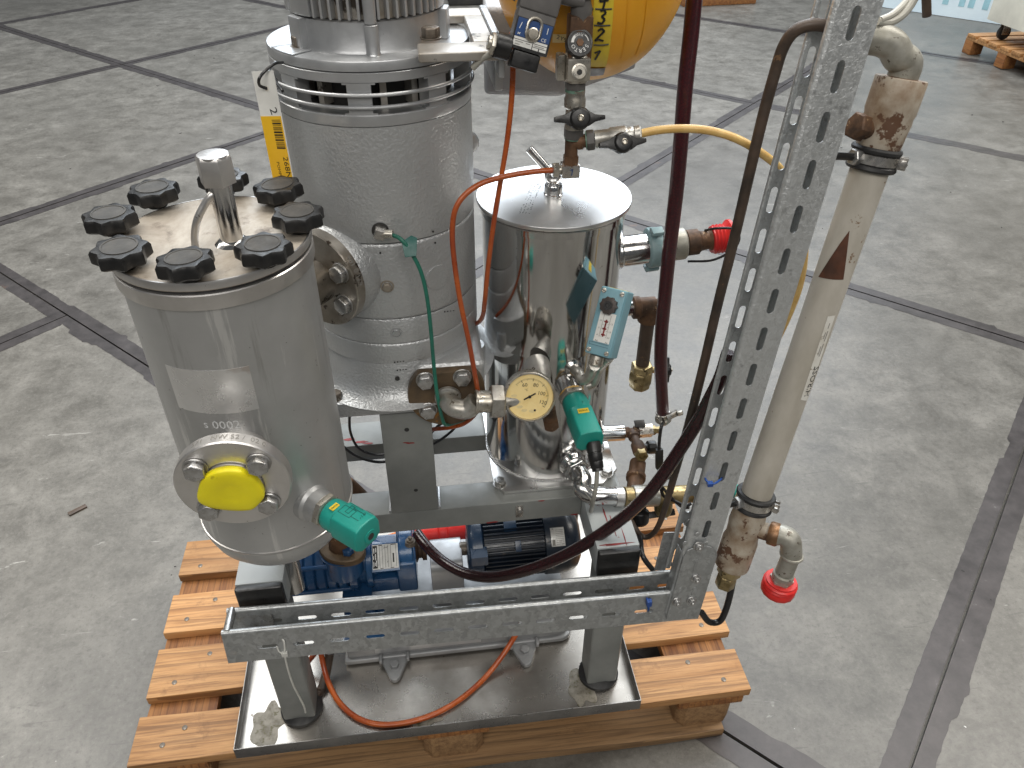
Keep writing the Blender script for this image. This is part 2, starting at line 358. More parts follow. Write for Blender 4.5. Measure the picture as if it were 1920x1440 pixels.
def chip():
    m, nt, N, B = new('chip_block'); L = nt.links.new
    f = noise(nt, coords(nt), 90, 4, .8); L(mix(nt, ramp(nt, f, (.35, 0), (.65, 1)), (.34, .20, .09), (.17, .09, .04)), B.inputs['Base Color'])
    B.inputs['Roughness'].default_value = .8; L(bump(nt, f, .5, .003), B.inputs['Normal']); MT['chip_block'] = m
chip()
def concrete():
    m, nt, N, B = new('concrete'); L = nt.links.new; v = coords(nt, world=True)
    big = noise(nt, v, 1.2, 7, .68, .2); med = noise(nt, v, 7, 11, .78, .25); fin = noise(nt, v, 75, 7, .8); grit = noise(nt, v, 260, 3, .7)
    col = mix(nt, ramp(nt, med, (.34, 0), (.66, 1)), (.086, .081, .072), (.208, .198, .179))
    col = mix(nt, ramp(nt, big, (.36, .6), (.56, 0)), col, (.098, .093, .083))
    col = mix(nt, ramp(nt, fin, (.35, .55), (.48, 0)), col, (.066, .061, .054))
    col = mix(nt, ramp(nt, fin, (.55, 0), (.72, .4)), col, (.29, .28, .26))
    col = mix(nt, ramp(nt, grit, (.30, .3), (.40, 0)), col, (.09, .085, .078))
    for rz, s, lo, k in ((.5, 3.0, .645, 7), (2.2, 2.3, .655, 10), (1.3, 4.6, .655, 8), (2.9, 3.6, .66, 6)):
        sc = noise(nt, coords(nt, (1, k, 1), True, (0, 0, rz)), s, 7, .68, 1.2); col = mix(nt, ramp(nt, sc, (lo, 0), (lo + .03, .6)), col, (.085, .08, .073))
    sc = noise(nt, coords(nt, (1, 5, 1), True, (0, 0, -.9)), 4.4, 7, .68, 1.4); col = mix(nt, ramp(nt, sc, (.66, 0), (.70, .5)), col, (.43, .42, .395))
    st = noise(nt, v, 3.1, 7, .74); col = mix(nt, ramp(nt, st, (.655, 0), (.70, .55)), col, (.085, .08, .074))
    ye = noise(nt, v, 2.2, 5, .7, .5); col = mix(nt, ramp(nt, ye, (.70, 0), (.78, .35)), col, (.33, .26, .14))
    wh = noise(nt, v, 40, 3, .6); col = mix(nt, ramp(nt, wh, (.755, 0), (.77, .9)), col, (.62, .61, .6))
    cl = noise(nt, v, .55, 6, .62, .4); col = mix(nt, ramp(nt, cl, (.36, .6), (.62, 0)), col, (.74, .73, .71), 'MULTIPLY')
    oi = nd(nt, 'ShaderNodeObjectInfo'); mr = nd(nt, 'ShaderNodeMapRange'); mr.inputs['To Min'].default_value = .86; mr.inputs['To Max'].default_value = 1.14
    nt.links.new(oi.outputs['Random'], mr.inputs['Value']); hs = nd(nt, 'ShaderNodeHueSaturation'); nt.links.new(mr.outputs[0], hs.inputs['Value']); nt.links.new(col, hs.inputs['Color'])
    L(hs.outputs[0], B.inputs['Base Color'])
    L(ramp(nt, med, (.3, .30), (.7, .48)), B.inputs['Roughness']); L(bump(nt, med, .12, .008, bump(nt, fin, .25, .002)), B.inputs['Normal']); MT['concrete'] = m
    m, nt, N, B = new('edge_steel'); L = nt.links.new; v = coords(nt, world=True)
    f = noise(nt, v, 16, 7, .7); g = noise(nt, v, 4, 4)
    col = mix(nt, ramp(nt, f, (.35, 0), (.68, 1)), (.040, .036, .036), (.070, .062, .062)); col = mix(nt, ramp(nt, f, (.66, 0), (.74, .7)), col, (.17, .165, .16))
    col = mix(nt, ramp(nt, g, (.68, 0), (.76, .6)), col, (.15, .075, .04))
    L(col, B.inputs['Base Color']); B.inputs['Metallic'].default_value = .25; L(ramp(nt, g, (.3, .32), (.7, .48)), B.inputs['Roughness']); MT['edge_steel'] = m
concrete()

# ================================================================ SETTING: concrete hall floor of steel-edged slabs
g = M(); g.bx(-40, 40, -20, 45, -.3, -.014)
fl = part('floor', g, MT['concrete']); fl['kind'] = 'structure'
PITCH = 2.032; S0, T0 = .822, -1.162; C45 = math.sqrt(.5); HS = PITCH / 2 - .0035
def slab_meshes(k):
    rnd = random.Random(k); m = M(); m.bx(-HS, HS, -HS, HS, -.013, 0)
    sm = m.mesh('concrete_slab', .002, 1); sm.materials.append(MT['concrete'])
    e = M(); w = .047; n = 140
    for q in range(4):
        c, s = [(1, 0), (0, 1), (-1, 0), (0, -1)][q]; rot = lambda x, y: V(x * c - y * s, x * s + y * c, 0)
        a, b, fs = [], [], []; j = 0
        for i in range(n + 1):
            t = -HS + 2 * HS * i / n; j = (0 if rnd.random() < .10 else j) if rnd.random() > .035 else rnd.choice((-.010, -.006, .006, .009))
            ww = w + j + rnd.uniform(-.0012, .0012); tt = max(-HS + ww, min(HS - ww, t))
            a.append(rot(t, -HS)); b.append(rot(tt, -HS + ww))
        vs = a + b; N = n + 1
        lift = V(0, 0, .0009 + .0001 * q)
        top = [v + lift for v in vs]
        fs = [(i, i + 1, N + i + 1, N + i) for i in range(n)]
        e.add(top, fs); e.add([v + lift for v in a] + [v - V(0, 0, .012) for v in a], [(N + i, N + i + 1, i + 1, i) for i in range(n)])
    em = e.mesh('steel_edging'); em.materials.append(MT['edge_steel']); return sm, em
SL = [slab_meshes(k) for k in range(4)]
for i in range(-3, 6):
    for j in range(-3, 6):
        s, t = S0 + PITCH * (i + .5), T0 + PITCH * (j + .5) + (.996 if i < 0 else 0); x, y = (s - t) * C45, (s + t) * C45
        if y < -2.4 or y > 11 or x < -6.2 or x > 8.5: continue
        sm, em = SL[random.randrange(4)]
        mw = Matrix.Translation((x, y, random.uniform(-.0012, .0012))) @ Matrix.Rotation(R(45 + 90 * random.randrange(4)), 4, 'Z')
        o = inst('concrete_slab', sm, fl, mw); e = bpy.data.objects.new('steel_edging', em); COL.objects.link(e); e.parent = o
    # (slabs share four meshes, turned by quarter turns)
k = M()
rd = random.Random(5)
for i in range(90):
    x, y = rd.uniform(-2.2, 4.5), rd.uniform(-.6, 6); r = rd.uniform(.001, .004) * (1 if y < 2.5 else 1.5); a = rd.uniform(0, 6)
    k.poly(Matrix.Translation((x, y, .0002)) @ Matrix.Rotation(a, 4, 'Z'), [(-r * 1.6, -r * .4), (r * .3, -r * .7), (r * 1.5, 0), (r * .2, r * .6), (-r, r * .5)], .002)
part('floor_debris', k, MT['inner_dark'])['kind'] = 'stuff'

# ================================================================ PALLET
pal = thing('wooden_pallet', 'orange-toned wooden pallet with wide gaps under the steel drip tray', 'pallet', (.6, .27, 0))
rd = random.Random(3)
def plank(name, x0, x1, y0, y1, z0, z1, mt, par, rough=.003):
    m = M(); n = 10; along = (x1 - x0) > (y1 - y0); vs = []; fs = []
    for i in range(n + 1):
        t = i / n; j0, j1 = rd.uniform(-rough, rough) * .6, rd.uniform(-rough, rough) * .6; e = rd.uniform(-rough, rough) if i in (0, n) else 0; dz = rd.uniform(-.0006, .0006)
        for zz in (z0, z1):
            for s, jj in ((0, j0), (1, j1)):
                if along: vs.append(V(x0 + (x1 - x0) * t + e, (y0, y1)[s] + jj, zz + (dz if zz == z1 else 0)))
                else: vs.append(V((x0, x1)[s] + jj, y0 + (y1 - y0) * t + e, zz + (dz if zz == z1 else 0)))
    for i in range(n):
        a = 4 * i; b = a + 4
        fs += [(a, a + 1, b + 1, b), (a + 2, b + 2, b + 3, a + 3), (a, b, b + 2, a + 2), (a + 1, a + 3, b + 3, b + 1)]
    fs += [(0, 2, 3, 1), (4 * n, 4 * n + 1, 4 * n + 3, 4 * n + 2)]
    m.add(vs, fs); return part(name, m, mt, par, .0018, 2)
nail = M(); nail.lathe((0, 0, 0), (0, 0, 1), [(.0052, 0), (.0052, .0007), (.004, .0012)], 10)
nailm = nail.mesh('nail'); nailm.materials.append(MT['bolt_dark'])
for y0, y1, xr, xl in ((0, .096, 1.200, 0), (.136, .247, 1.206, .002), (.286, .389, 1.197, .003), (.441, .546, 1.203, .001)):
    b = plank('deck_board', xl, xr, y0, y1, .122, .144, MT['pallet_wood'], pal)
    for xc in (.045, .10, 1.10, 1.155):
        yy = y0 + (y1 - y0) * (.28 if xc in (.045, 1.155) else .72)
        inst('nail', nailm, b, Matrix.Translation((xc + rd.uniform(-.012, .012), yy + rd.uniform(-.008, .008), .1441)))
for x0, x1 in ((.004, .138), (.53, .67), (1.054, 1.192)): plank('stringer_board', x0, x1, .004, .542, .1, .1215, MT['pallet_wood_cross'], pal)
for x0, x1 in ((.012, .13), (.54, .66), (1.062, 1.18)):
    for y0, y1 in ((.006, .09), (.23, .33), (.45, .54)):
        m = M(); c = .016; m.poly(Matrix.Translation((0, 0, .0222)), [(x0 + c, y0), (x1 - c, y0), (x1, y0 + c), (x1, y1 - c), (x1 - c, y1), (x0 + c, y1), (x0, y1 - c), (x0, y0 + c)], .0775)
        part('spacer_block', m, MT['chip_block'], pal, .003)
for y0, y1 in ((-.012, .088), (.23, .33), (.45, .545)): plank('bottom_board', .012, 1.165, y0, y1, 0, .022, MT['pallet_wood_shaded'], pal)

# ================================================================ DRIP TRAY
TX0, TX1, TY0, TY1, TZ = .2, .966, -.010, .535, .1475
pm('rim_steel', (.20, .195, .19), (.27, .26, .25), .34, metal=.75, ns=14, c3=(.1, .09, .08), s3=90, t3=.68)
tray = thing('drip_tray', 'shallow stained stainless steel drip tray lying on the wooden pallet', 'tray', (.58, .26, .144))
m = M(); m.bx(TX0, TX1, TY0, TY1, .1446, TZ); part('tray_floor', m, MT['tray_steel'], tray)
for a in ((TX0 - .0016, TX1 + .0016, TY0 - .0016, TY0), (TX0 - .0016, TX1 + .0016, TY1, TY1 + .0016), (TX0 - .0016, TX0, TY0, TY1), (TX1, TX1 + .0016, TY0, TY1)):
    m = M(); m.bx(*a, .1448, .1755); part('tray_rim', m, MT['rim_steel'], tray, .0004)
pm('dried_crust', (.27, .25, .21), (.15, .135, .105), .6, ns=60, c3=(.12, .11, .06), s3=120, t3=.6, bp=.4, bs=200)
def splat(cx, cy, rx, ry, seed, name='residue_patch', z=TZ + .0004, mt='dried_crust'):
    q = random.Random(seed); n = 36; ph = [q.uniform(0, 6.3) for _ in range(5)]; am = [q.uniform(.03, .16) for _ in range(5)]
    p = [(cx + rx * math.cos(t) * (1 + sum(am[i] * math.sin((i + 2) * t + ph[i]) for i in range(5))), cy + ry * math.sin(t) * (1 + sum(am[i] * math.sin((i + 2) * t + ph[i]) for i in range(5)))) for t in [2 * math.pi * i / n for i in range(n)]]
    m = M(); m.poly(Matrix.Translation((0, 0, z)), p, .0004); return part(name, m, MT[mt], tray)
splat(.250, .045, .032, .045, 2); splat(.862, .045, .026, .038, 9); splat(.545, .014, .028, .012, 4)

# ================================================================ SUPPORT FRAME
fr = thing('support_frame', 'grey painted steel frame with black end caps standing in the drip tray', 'steel frame', (.6, .27, TZ))
GP, GC = MT['grey_paint'], MT['grey_paint_chipped']
for x0, y0 in ((.282, .042), (.872, .042), (.282, .44), (.872, .44)):
    m = M(); m.bx(x0, x0 + .060, y0, y0 + .058, .162, .4965); lg = part('leg', m, GP, fr, .006, 3)
    m = M(); m.lathe((x0 + .03, y0 + .029, TZ), (0, 0, 1), [(.036, 0), (.040, .003), (.040, .010), (.034, .015), (.030, .020)], 32); part('rubber_foot', m, MT['rubber_black'], lg)
for x0, x1 in ((.270, .347), (.866, .941)):
    m = M(); m.bx(x0, x1, .050, .50, .497, .5585); sb = part('side_beam', m, GC, fr, .004, 2)
    m = M(); m.bx(x0 + .001, x1 - .001, .038, .0498, .498, .5575); part('end_cap', m, MT['plastic_black'], sb, .004, 3)
m = M(); m.bx(.3472, .8658, .173, .233, .512, .560); part('cross_beam', m, GP, fr, .003)
m = M(); m.bx(.3472, .8658, .364, .436, .519, .560); part('cross_beam', m, GP, fr, .003)
m = M(); m.bx(.523, .605, .1732, .228, .5603, .7848); part('post', m, GP, fr, .002)
m = M(); m.bx(.523, .605, .375, .4355, .5603, .7848); part('post', m, GP, fr, .002)
m = M(); m.tube([(.6068, .176, .562), (.6068, .195, .5635), (.6075, .226, .562)], .0035, 8); part('weld_bead', m, MT['silver_smooth'], fr); m = M(); m.tube([(.5215, .176, .562), (.5215, .226, .562)], .0035, 8); part('weld_bead', m, MT['silver_smooth'], fr)
m = M(); m.bx(.744, .757, .1706, .1728, .523, .552); cl = part('clip_bracket', m, MT['hose_clamp'], fr, .0008); m = M(); m.hexa((.7505, .1706, .543), (.7505, .166, .543), .0045); part('bolt', m, MT['bolt_steel'], cl)
pm('red_primer', (.24, .018, .018), (.16, .012, .012), .6, ns=60)
m = M()
def flake(m, fr4, pts): m.poly(fr4, pts, .0003)
q = random.Random(11); PRIMER = []
FX = frame((0, .1731, 0), (1, 0, 0), (0, -1, 0))
for cx_, cz_, w_, h_ in ((.567, .722, .008, .0015), (.560, .724, .006, .001), (.70, .515, .01, .002), (.79, .5585, .006, .002), (.855, .515, .008, .002)):
    PRIMER.append(M()); flake(PRIMER[-1], frame((cx_, .1728, cz_), (1, 0, 0), (0, -1, 0)), [(w_ * math.cos(t) * q.uniform(.6, 1.2), h_ * math.sin(t) * q.uniform(.6, 1.3)) for t in [i * .7 for i in range(9)]])
for cx_, cy_, w_, h_, z_ in ((.876, .165, .008, .014, .5587), (.923, .165, .005, .008, .5587), (.897, .125, .0016, .02, .5587), (.905, .095, .0012, .025, .5587), (.918, .068, .001, .02, .5587), (.9, .056, .03, .002, .5587), (.325, .10, .014, .02, .5587), (.44, .385, .012, .004, .5603), (.465, .374, .012, .003, .5603), (.478, .368, .01, .0025, .5603)):
    PRIMER.append(M()); flake(PRIMER[-1], Matrix.Translation((cx_, cy_, z_)), [(w_ * math.cos(t) * q.uniform(.6, 1.2), h_ * math.sin(t) * q.uniform(.6, 1.3)) for t in [i * .52 for i in range(12)]])
for k_ in PRIMER: part('chipped_primer', k_, MT['red_primer'], fr)
for x_, z_, r_ in ((.564, .751, .004), (.569, .613, .0035)): m = M(); m.cyl((x_, .1729, z_), (x_, .1734, z_), r_, n=16); part('bolt_hole', m, MT['inner_dark'], fr)

# ================================================================ FILTER VESSEL
VX, VY = .3685, .060
vs = thing('filter_vessel', 'dull stainless steel filter vessel with black star knobs on its lid', 'filter vessel', (VX, VY, .675))
SD = MT['stainless_dull']; O = (VX, VY, 0); UP = (0, 0, 1)
m = M(); m.lathe(O, UP, [(.1085, .735), (.1085, 1.130)], 96); part('shell', m, SD, vs)
m = M(); m.lathe(O, UP, [(.02, .676), (.070, .679), (.092, .690), (.103, .706), (.108, .722), (.1085, .7345)], 96); part('dished_bottom', m, SD, vs, ang=60)
m = M(); m.torus((VX, VY, .735), UP, .1085, .0022, 96); part('weld_bead', m, MT['flange_steel'], vs)
m = M(); m.lathe(O, UP, [(.1085, 1.129), (.1125, 1.1296), (.1128, 1.131), (.1128, 1.147), (.1115, 1.1482), (.1, 1.1482)], 96); part('collar', m, MT['flange_steel'], vs)
m = M(); m.lathe(O, UP, [(.1085, 1.1483), (.1088, 1.1520)], 96); part('gasket', m, MT['rubber_black'], vs)
m = M(); m.lathe(O, UP, [(.110, 1.1521), (.1128, 1.1535), (.1128, 1.1615), (.1118, 1.163)], 96); part('lid', m, MT['lid_stained'], vs)
m = M(); m.lathe(O, UP, [(.1120, 1.1530), (.11315, 1.1545), (.11315, 1.1612), (.1123, 1.1634), (.1105, 1.1634), (.1105, 1.1530)], 96, closed=True); part('lid_edge', m, MT['flange_steel'], vs)
# star knobs
def star(r0, r1, n=8, k=8):
    out = []
    for i in range(n):
        for j in range(k):
            t = (i + j / k) * 2 * math.pi / n; c = (1 - abs(math.sin(math.pi * j / k))) if j else .92; out.append(((r0 + (r1 - r0) * c ** .8) * math.cos(t), (r0 + (r1 - r0) * c ** .8) * math.sin(t)))
    return out
km = M(); pts = star(.0256, .0314); n = len(pts); sc = [(.90, .0185), (1, .0210), (1, .0315), (.93, .0348), (.80, .0352)]
for s_, z_ in sc: km.v += [V(x * s_, y * s_, z_) for x, y in pts]
for a in range(len(sc) - 1): km.f += [(a * n + i, a * n + (i + 1) % n, (a + 1) * n + (i + 1) % n, (a + 1) * n + i) for i in range(n)]
km.f += [tuple(reversed(range(n))), tuple((len(sc) - 1) * n + i for i in range(n))]
km.lathe((0, 0, 0), UP, [(.0115, .0101), (.0115, .0190)], 20)
knob_me = km.mesh('star_knob', ang=30); knob_me.materials.append(MT['plastic_black'])
cm = M(); cm.lathe((0, 0, 0), UP, [(.0195, .0352), (.0192, .0362), (.0175, .0362), (.0170, .0355), (.001, .0357)], 36); cap_me = cm.mesh('knob_disc', ang=30); cap_me.materials.append(MT['knob_top'])
for i, (x, y) in enumerate(((0.2555, 0.0816), (0.2899, -0.0056), (0.3638, -0.0414), (0.4397, -0.0179), (0.4692, 0.0612), (0.4393, 0.1430), (0.3644, 0.1830), (0.2880, 0.1532))):
    mw = Matrix.Translation((x, y, 1.153)) @ Matrix.Rotation(R(i * 17), 4, 'Z') @ Matrix.Rotation(R(2.5 * math.sin(i * 2.3)), 4, 'X')
    kn = inst('star_knob', knob_me, vs, mw); d = bpy.data.objects.new('knob_disc', cap_me); COL.objects.link(d); d.parent = kn
# filling nozzle and bent handle
NX, NY = .3955, .040
m = M(); m.cyl((NX, NY, 1.163), (NX, NY, 1.238), .0125, n=32); m.lathe((NX, NY, 1.163), UP, [(.02, 0), (.0165, .003), (.0125, .0055)], 32); noz = part('filling_nozzle', m, MT['chrome_pipe'], vs)
m = M(); m.hexa((NX, NY, 1.2345), (NX, NY, 1.266), .0195, .4); m.cyl((NX, NY, 1.262), (NX, NY, 1.2665), .0165, n=32); part('hex_cap', m, MT['flange_steel'], noz, .0008)
m = M(); m.tube([(0.3564, 0.0263, 1.1630), (0.3593, 0.0288, 1.1800), (0.3666, 0.0278, 1.1980), (0.3769, 0.0308, 1.2130), (0.3869, 0.0327, 1.2240), (0.3895, 0.0414, 1.2220), (0.3821, 0.0669, 1.2000), (0.3650, 0.1325, 1.1630)], .0042, 12); part('bent_handle', m, MT['flange_steel'], vs)
# wiped label patch and chalk marks on shell (curved, proud by half a millimetre)
def on_cyl(cx, cy, r, u, z): return V(cx + r * math.cos(u), cy + r * math.sin(u), z)
def cyl_patch(cx, cy, r, a0, a1, z0, z1, th=.0005, nu=14, nz=2):
    m = M(); vs_ = []; fs = []
    for rr in (r, r + th):
        for i in range(nu + 1):
            for j in range(nz + 1): vs_.append(on_cyl(cx, cy, rr, a0 + (a1 - a0) * i / nu, z0 + (z1 - z0) * j / nz))
    K = nz + 1; H = (nu + 1) * K
    for i in range(nu):
        for j in range(nz):
            a = i * K + j; fs += [(H + a, H + a + K, H + a + K + 1, H + a + 1), (a, a + 1, a + K + 1, a + K)]
        fs += [(i * K, (i + 1) * K, H + (i + 1) * K, H + i * K), (i * K + nz, H + i * K + nz, H + (i + 1) * K + nz, (i + 1) * K + nz)]
    for i in (0, nu):
        for j in range(nz): a = i * K + j; fs.append((a, a + 1, H + a + 1, H + a))
    return m.add(vs_, fs)
pm('wiped_steel', (.74, .74, .735), (.64, .64, .63), .3, metal=.7, ns=9, c3=(.50, .46, .43), s3=9, t3=.63)
part('bare_label_patch', cyl_patch(VX, VY, .1086, -2.1801, -1.2585, .985, 1.048, .0003), MT['wiped_steel'], vs, label='bright wiped patch where a label was')
a0 = -1.6983
part('chalk_marks', text("s 0002", None, .017, wrap=lambda x, y: on_cyl(VX, VY, .1088, a0 + x / .1085, .967 + y)), MT['chalk_white'], vs)
# front blind flange with bolts and yellow cap
FZ = .922; FC = (VX - .001, 0, FZ); AX = (0, -1, 0)
m = M(); m.cyl((FC[0], -.035, FZ), (FC[0], -.0885, FZ), .036, n=48); m.lathe((FC[0], -.0, FZ), AX, [(.036, .0865), (.064, .0865), (.0665, .0885), (.0665, .1035), (.0650, .105), (.036, .105), (.0345, .103), (.0345, .108), (.031, .109), (.030, .104)], 72); ff = part('inlet_flange', m, MT['flange_steel'], vs)
bm_ = M(); bm_.lathe((0, 0, 0), UP, [(.0145, 0), (.0145, .0022), (.012, .0022)], 28); bm_.hexa((0, 0, .0022), (0, 0, .0118), .0128, 0); bolt_me = bm_.mesh('bolt', .0005, 1); bolt_me.materials.append(MT['bolt_steel'])
bolt_dk = bm_.mesh('bolt', .0005, 1); bolt_dk.materials.append(MT['bolt_dark'])
for i, a in enumerate((42, 138, 224, 318)):
    fm = frame((FC[0] + .0475 * math.cos(R(a)), -.1055, FZ + .0475 * math.sin(R(a))), (math.cos(i), 0, math.sin(i)), AX); inst('bolt', bolt_me, ff, fm)
CO = [V(x_) for x_ in ((0.3266, -0.1160, 0.9127), (0.3312, -0.1160, 0.9295), (0.3391, -0.1160, 0.9431), (0.3524, -0.1160, 0.9524), (0.3690, -0.1160, 0.9554), (0.3831, -0.1160, 0.9521), (0.3910, -0.1160, 0.9435), (0.3975, -0.1160, 0.9368), (0.4018, -0.1160, 0.9242), (0.4026, -0.1160, 0.9091), (0.3966, -0.1160, 0.9001), (0.3889, -0.1160, 0.8920), (0.3814, -0.1160, 0.8885), (0.3643, -0.1160, 0.8898), (0.3469, -0.1160, 0.8948), (0.3333, -0.1160, 0.9020))]
cc_ = sum(CO, V(0, 0, 0)) / len(CO); NN = 64; m = M(); ol = []
for i in range(NN):
    k = i * len(CO) / NN; a_ = int(k); t = k - a_; p0, p1, p2, p3 = (CO[(a_ + d_) % len(CO)] for d_ in (-1, 0, 1, 2))
    ol.append(.5 * (2 * p1 + (p2 - p0) * t + (2 * p0 - 5 * p1 + 4 * p2 - p3) * t * t + (3 * p1 - p0 - 3 * p2 + p3) * t ** 3))
for s_, h_ in ((.97, .0105), (.995, .0095), (1, .0075), (1, .0015), (.985, -.0002), (.96, -.001), (.80, -.0022), (.5, -.0030), (.40, -.0024), (.30, -.0022), (.12, -.0024)): m.v += [cc_ + (q_ - cc_) * s_ + V(0, h_, 0) for q_ in ol]
for a in range(10): m.f += [(a * NN + i, a * NN + (i + 1) % NN, (a + 1) * NN + (i + 1) % NN, (a + 1) * NN + i) for i in range(NN)]
m.f += [tuple(reversed(range(NN))), tuple(10 * NN + i for i in range(NN))]
part('protective_cap', m, MT['cap_yellow'], ff, ang=60, label='bright yellow plastic protective cap')
part('stamped_lettering', text('571   NW 52 /  02 0', None, .0105, wrap=lambda x, y: V(FC[0] + .0669 * math.sin((x + .006) / .066), -.0955 + y, FZ + .0669 * math.cos((x + .006) / .066))), MT['print_grey'], ff)
# bottom ring and drain pipe
dx, dy = (0.3501, 0.0980, 0.4816)[:2]
m = M(); m.lathe((dx, dy, 0), UP, [(.026, .690), (.028, .676), (.027, .668), (.017, .668)], 32); part('drain_boss', m, SD, vs)
m = M(); m.cyl((dx, dy, .48), (dx, dy, .67), .0165, n=28); dp = part('drain_pipe', m, MT['chrome_pipe'], vs)
m = M(); m.torus((dx, dy, .612), UP, .0185, .0035, 32); m.torus((dx, dy, .605), UP, .0185, .003, 32); part('hose_clip', m, MT['cable_grey'], dp)
# sensor socket
sb_ = V((0.4358, -0.0251, 0.8023)); st_ = V((0.5118, -0.0938, 0.8023)); sd = (st_ - sb_).normalized()
m = M(); m.lathe(sb_ - sd * .012, sd, [(.0275, 0), (.027, .014), (.0235, .018), (.0235, .036)], 40); part('sensor_socket', m, SD, vs)

def prox_sensor(name, label, base, d, upv, ln=.062, r=.0225, cover=True):
    t = thing(name, label, 'flow sensor', base, 'green plug-in flow sensors'); fm = frame(base, upv, d); dd = V(d)
    m = M(); m.hexa(V(base), V(base) + dd * .009, r * 1.14); part('lock_nut', m, MT['nickel'], t, .0006)
    m = M(); m.lathe(base, d, [(r * .93, .0095), (r * .98, .013), (r, .018), (r, ln * .45)], 40); h = []
    pr = [(-r, r * .35), (-r * .8, r * .86), (-r * .35, r), (r * .35, r), (r * .8, r * .86), (r, r * .35), (r, -r * .55), (r * .62, -r * .9), (-r * .62, -r * .9), (-r, -r * .55)]
    m.poly(fm @ Matrix.Translation((0, 0, ln * .40)), pr, ln * .6); part('sensor_body', m, MT['teal_plastic'], t, .0025, 3)
    return t, fm
upv = V(0, 0, 1) - sd * sd.z
sA, fA = prox_sensor('flow_sensor', 'teal flow sensor with yellow sticker screwed into the dull filter vessel', sb_ + sd * .024, sd, sd.cross(V(0, 0, 1)) * -1, (st_ - sb_).length - .024)
def sensor_print(t, fm, ln, r, txt=True):
    m = M(); w = .0011
    def ln_(x0, y0, x1, y1):
        d = V(x1 - x0, y1 - y0, 0); nrm = V(-d.y, d.x, 0).normalized() * w / 2
        m.poly(fm @ Matrix((( 0, -1, 0, 0), (0, 0, 1, r + .0001), (1, 0, 0, ln * .40), (0, 0, 0, 1))), [(x0 + nrm.x, y0 + nrm.y), (x0 - nrm.x, y0 - nrm.y), (x1 - nrm.x, y1 - nrm.y), (x1 + nrm.x, y1 + nrm.y)], .0003)
    return m, ln_
# local print plane on sensor's flat top: u along body axis, v across
def plane_on(fm, r, z0): return fm @ Matrix(((0, -1, 0, 0), (0, 0, 1, r), (1, 0, 0, z0), (0, 0, 0, 1)))
def strokes(m, fm, segs, w, h=.0003):
    for x0, y0, x1, y1 in segs:
        d = V(x1 - x0, y1 - y0, 0); k = V(-d.y, d.x, 0).normalized() * w / 2
        m.poly(fm, [(x0 + k.x, y0 + k.y), (x0 - k.x, y0 - k.y), (x1 - k.x, y1 - k.y), (x1 + k.x, y1 + k.y)], h)
    return m
LA = (st_ - sb_).length - .024
tp = plane_on(fA, .0226, 0)
m = strokes(M(), tp, [(.034 + a, b, .034 + c, d_) for a, b, c, d_ in ((0, .006, .02, .006), (0, -.008, .02, -.008), (0, .006, 0, -.008), (.02, .006, .02, -.008), (.008, .001, .014, .001), (.008, -.012, .008, .001), (.014, -.012, .014, .001), (.008, -.012, .014, -.012), (.02, .003, .034, .003), (.014, -.010, .034, -.010), (.002, -.0145, .026, -.0145), (.03, -.0165, .042, -.0165))], .0008)
part('printed_diagram', m, MT['print_teal'], sA)
m = M(); m.poly(tp, [(.021, -.004), (.0285, -.0035), (.0288, .0095), (.0205, .009)], .0006); part('yellow_sticker', m, MT['tape_yellow'], sA)
part('sticker_print', text('A0008', tp @ Matrix.Translation((.0248, .003, .0004)) @ Matrix.Rotation(R(90), 4, 'Z'), .0042), MT['print_black'], sA)
part('body_print', strokes(M(), tp @ Matrix.Translation((.066, -.006, .0001)), [(-.002, -.007, .001, -.005), (-.001, -.003, .002, -.002), (-.002, 0, .002, .001), (0, .003, .002, .005)], .0009), MT['print_teal'], sA)
eA = fA @ V(.004, -.006, LA); m = M(); m.lathe(eA - sd * .002, sd, [(.0105, 0), (.0105, .003), (.0055, .003), (.005, .0015)], 24); part('plug_socket', m, MT['teal_plastic'], sA)
m = M(); m.cyl(eA + sd * .0006, eA + sd * .0014, .005, n=16); part('socket_opening', m, MT['inner_dark'], sA)
m = M(); bq = fA @ V(.012, -.024, .012); m.cyl(bq, bq + V(.004, -.008, -.004), .0035, n=12); m.hexa(bq + V(.004, -.008, -.004), bq + V(.006, -.012, -.006), .005); part('clamp_screw', m, MT['nickel'], sA)

# ================================================================ VERTICAL VACUUM PUMP
PX, PY = .562, .305; PO = (PX, PY, 0)
vp = thing('vacuum_pump', 'tall silver vertical vacuum pump with cooling slots and finned motor on top', 'vacuum pump', (PX, PY, .785))
SH, SS = MT['silver_hammered'], MT['silver_smooth']
m = M(); x0, x1, y0, y1, c = .438, .690, .1736, .4365, .02
m.poly(Matrix.Translation((0, 0, .785)), [(x0, y0), (x1 - c, y0), (x1, y0 + c), (x1, y1 - c), (x1 - c, y1), (x0 + c, y1), (x0, y1 - c)], .028); part('base_plate', m, SH, vp, .004, 2)
m = M(); m.lathe(PO, UP, [(.160, .8132), (.147, .818), (.137, .828), (.1305, .846), (.1290, .879), (.1275, .8815)], 96); part('foot_casting', m, SH, vp, ang=50)
m = M(); m.bx(.585, .694, .1737, .30, .8132, .874); part('outlet_casting', m, SH, vp, .012, 3)
for xx, yy, zz, mt_ in ((.682, .266, .874, 'bolt_steel'), (.458, .192, .8135, 'bolt_dark'), (.452, .42, .8135, 'bolt_dark'), (.678, .42, .8135, 'bolt_dark')):
    m = M()
    if zz > .85: m.lathe((xx, yy, .8), UP, [(.021, 0), (.021, .040), (.019, .046)], 32)
    if zz > .85: part('bolt_boss', m, SH, vp); zz = .8462
    m = M(); m.lathe((xx, yy, zz), UP, [(.013, 0), (.013, .002), (.01, .002)], 24); m.hexa((xx, yy, zz + .002), (xx, yy, zz + .0105), .0102, xx * 9); part('bolt', m, MT[mt_], vp, .0006)
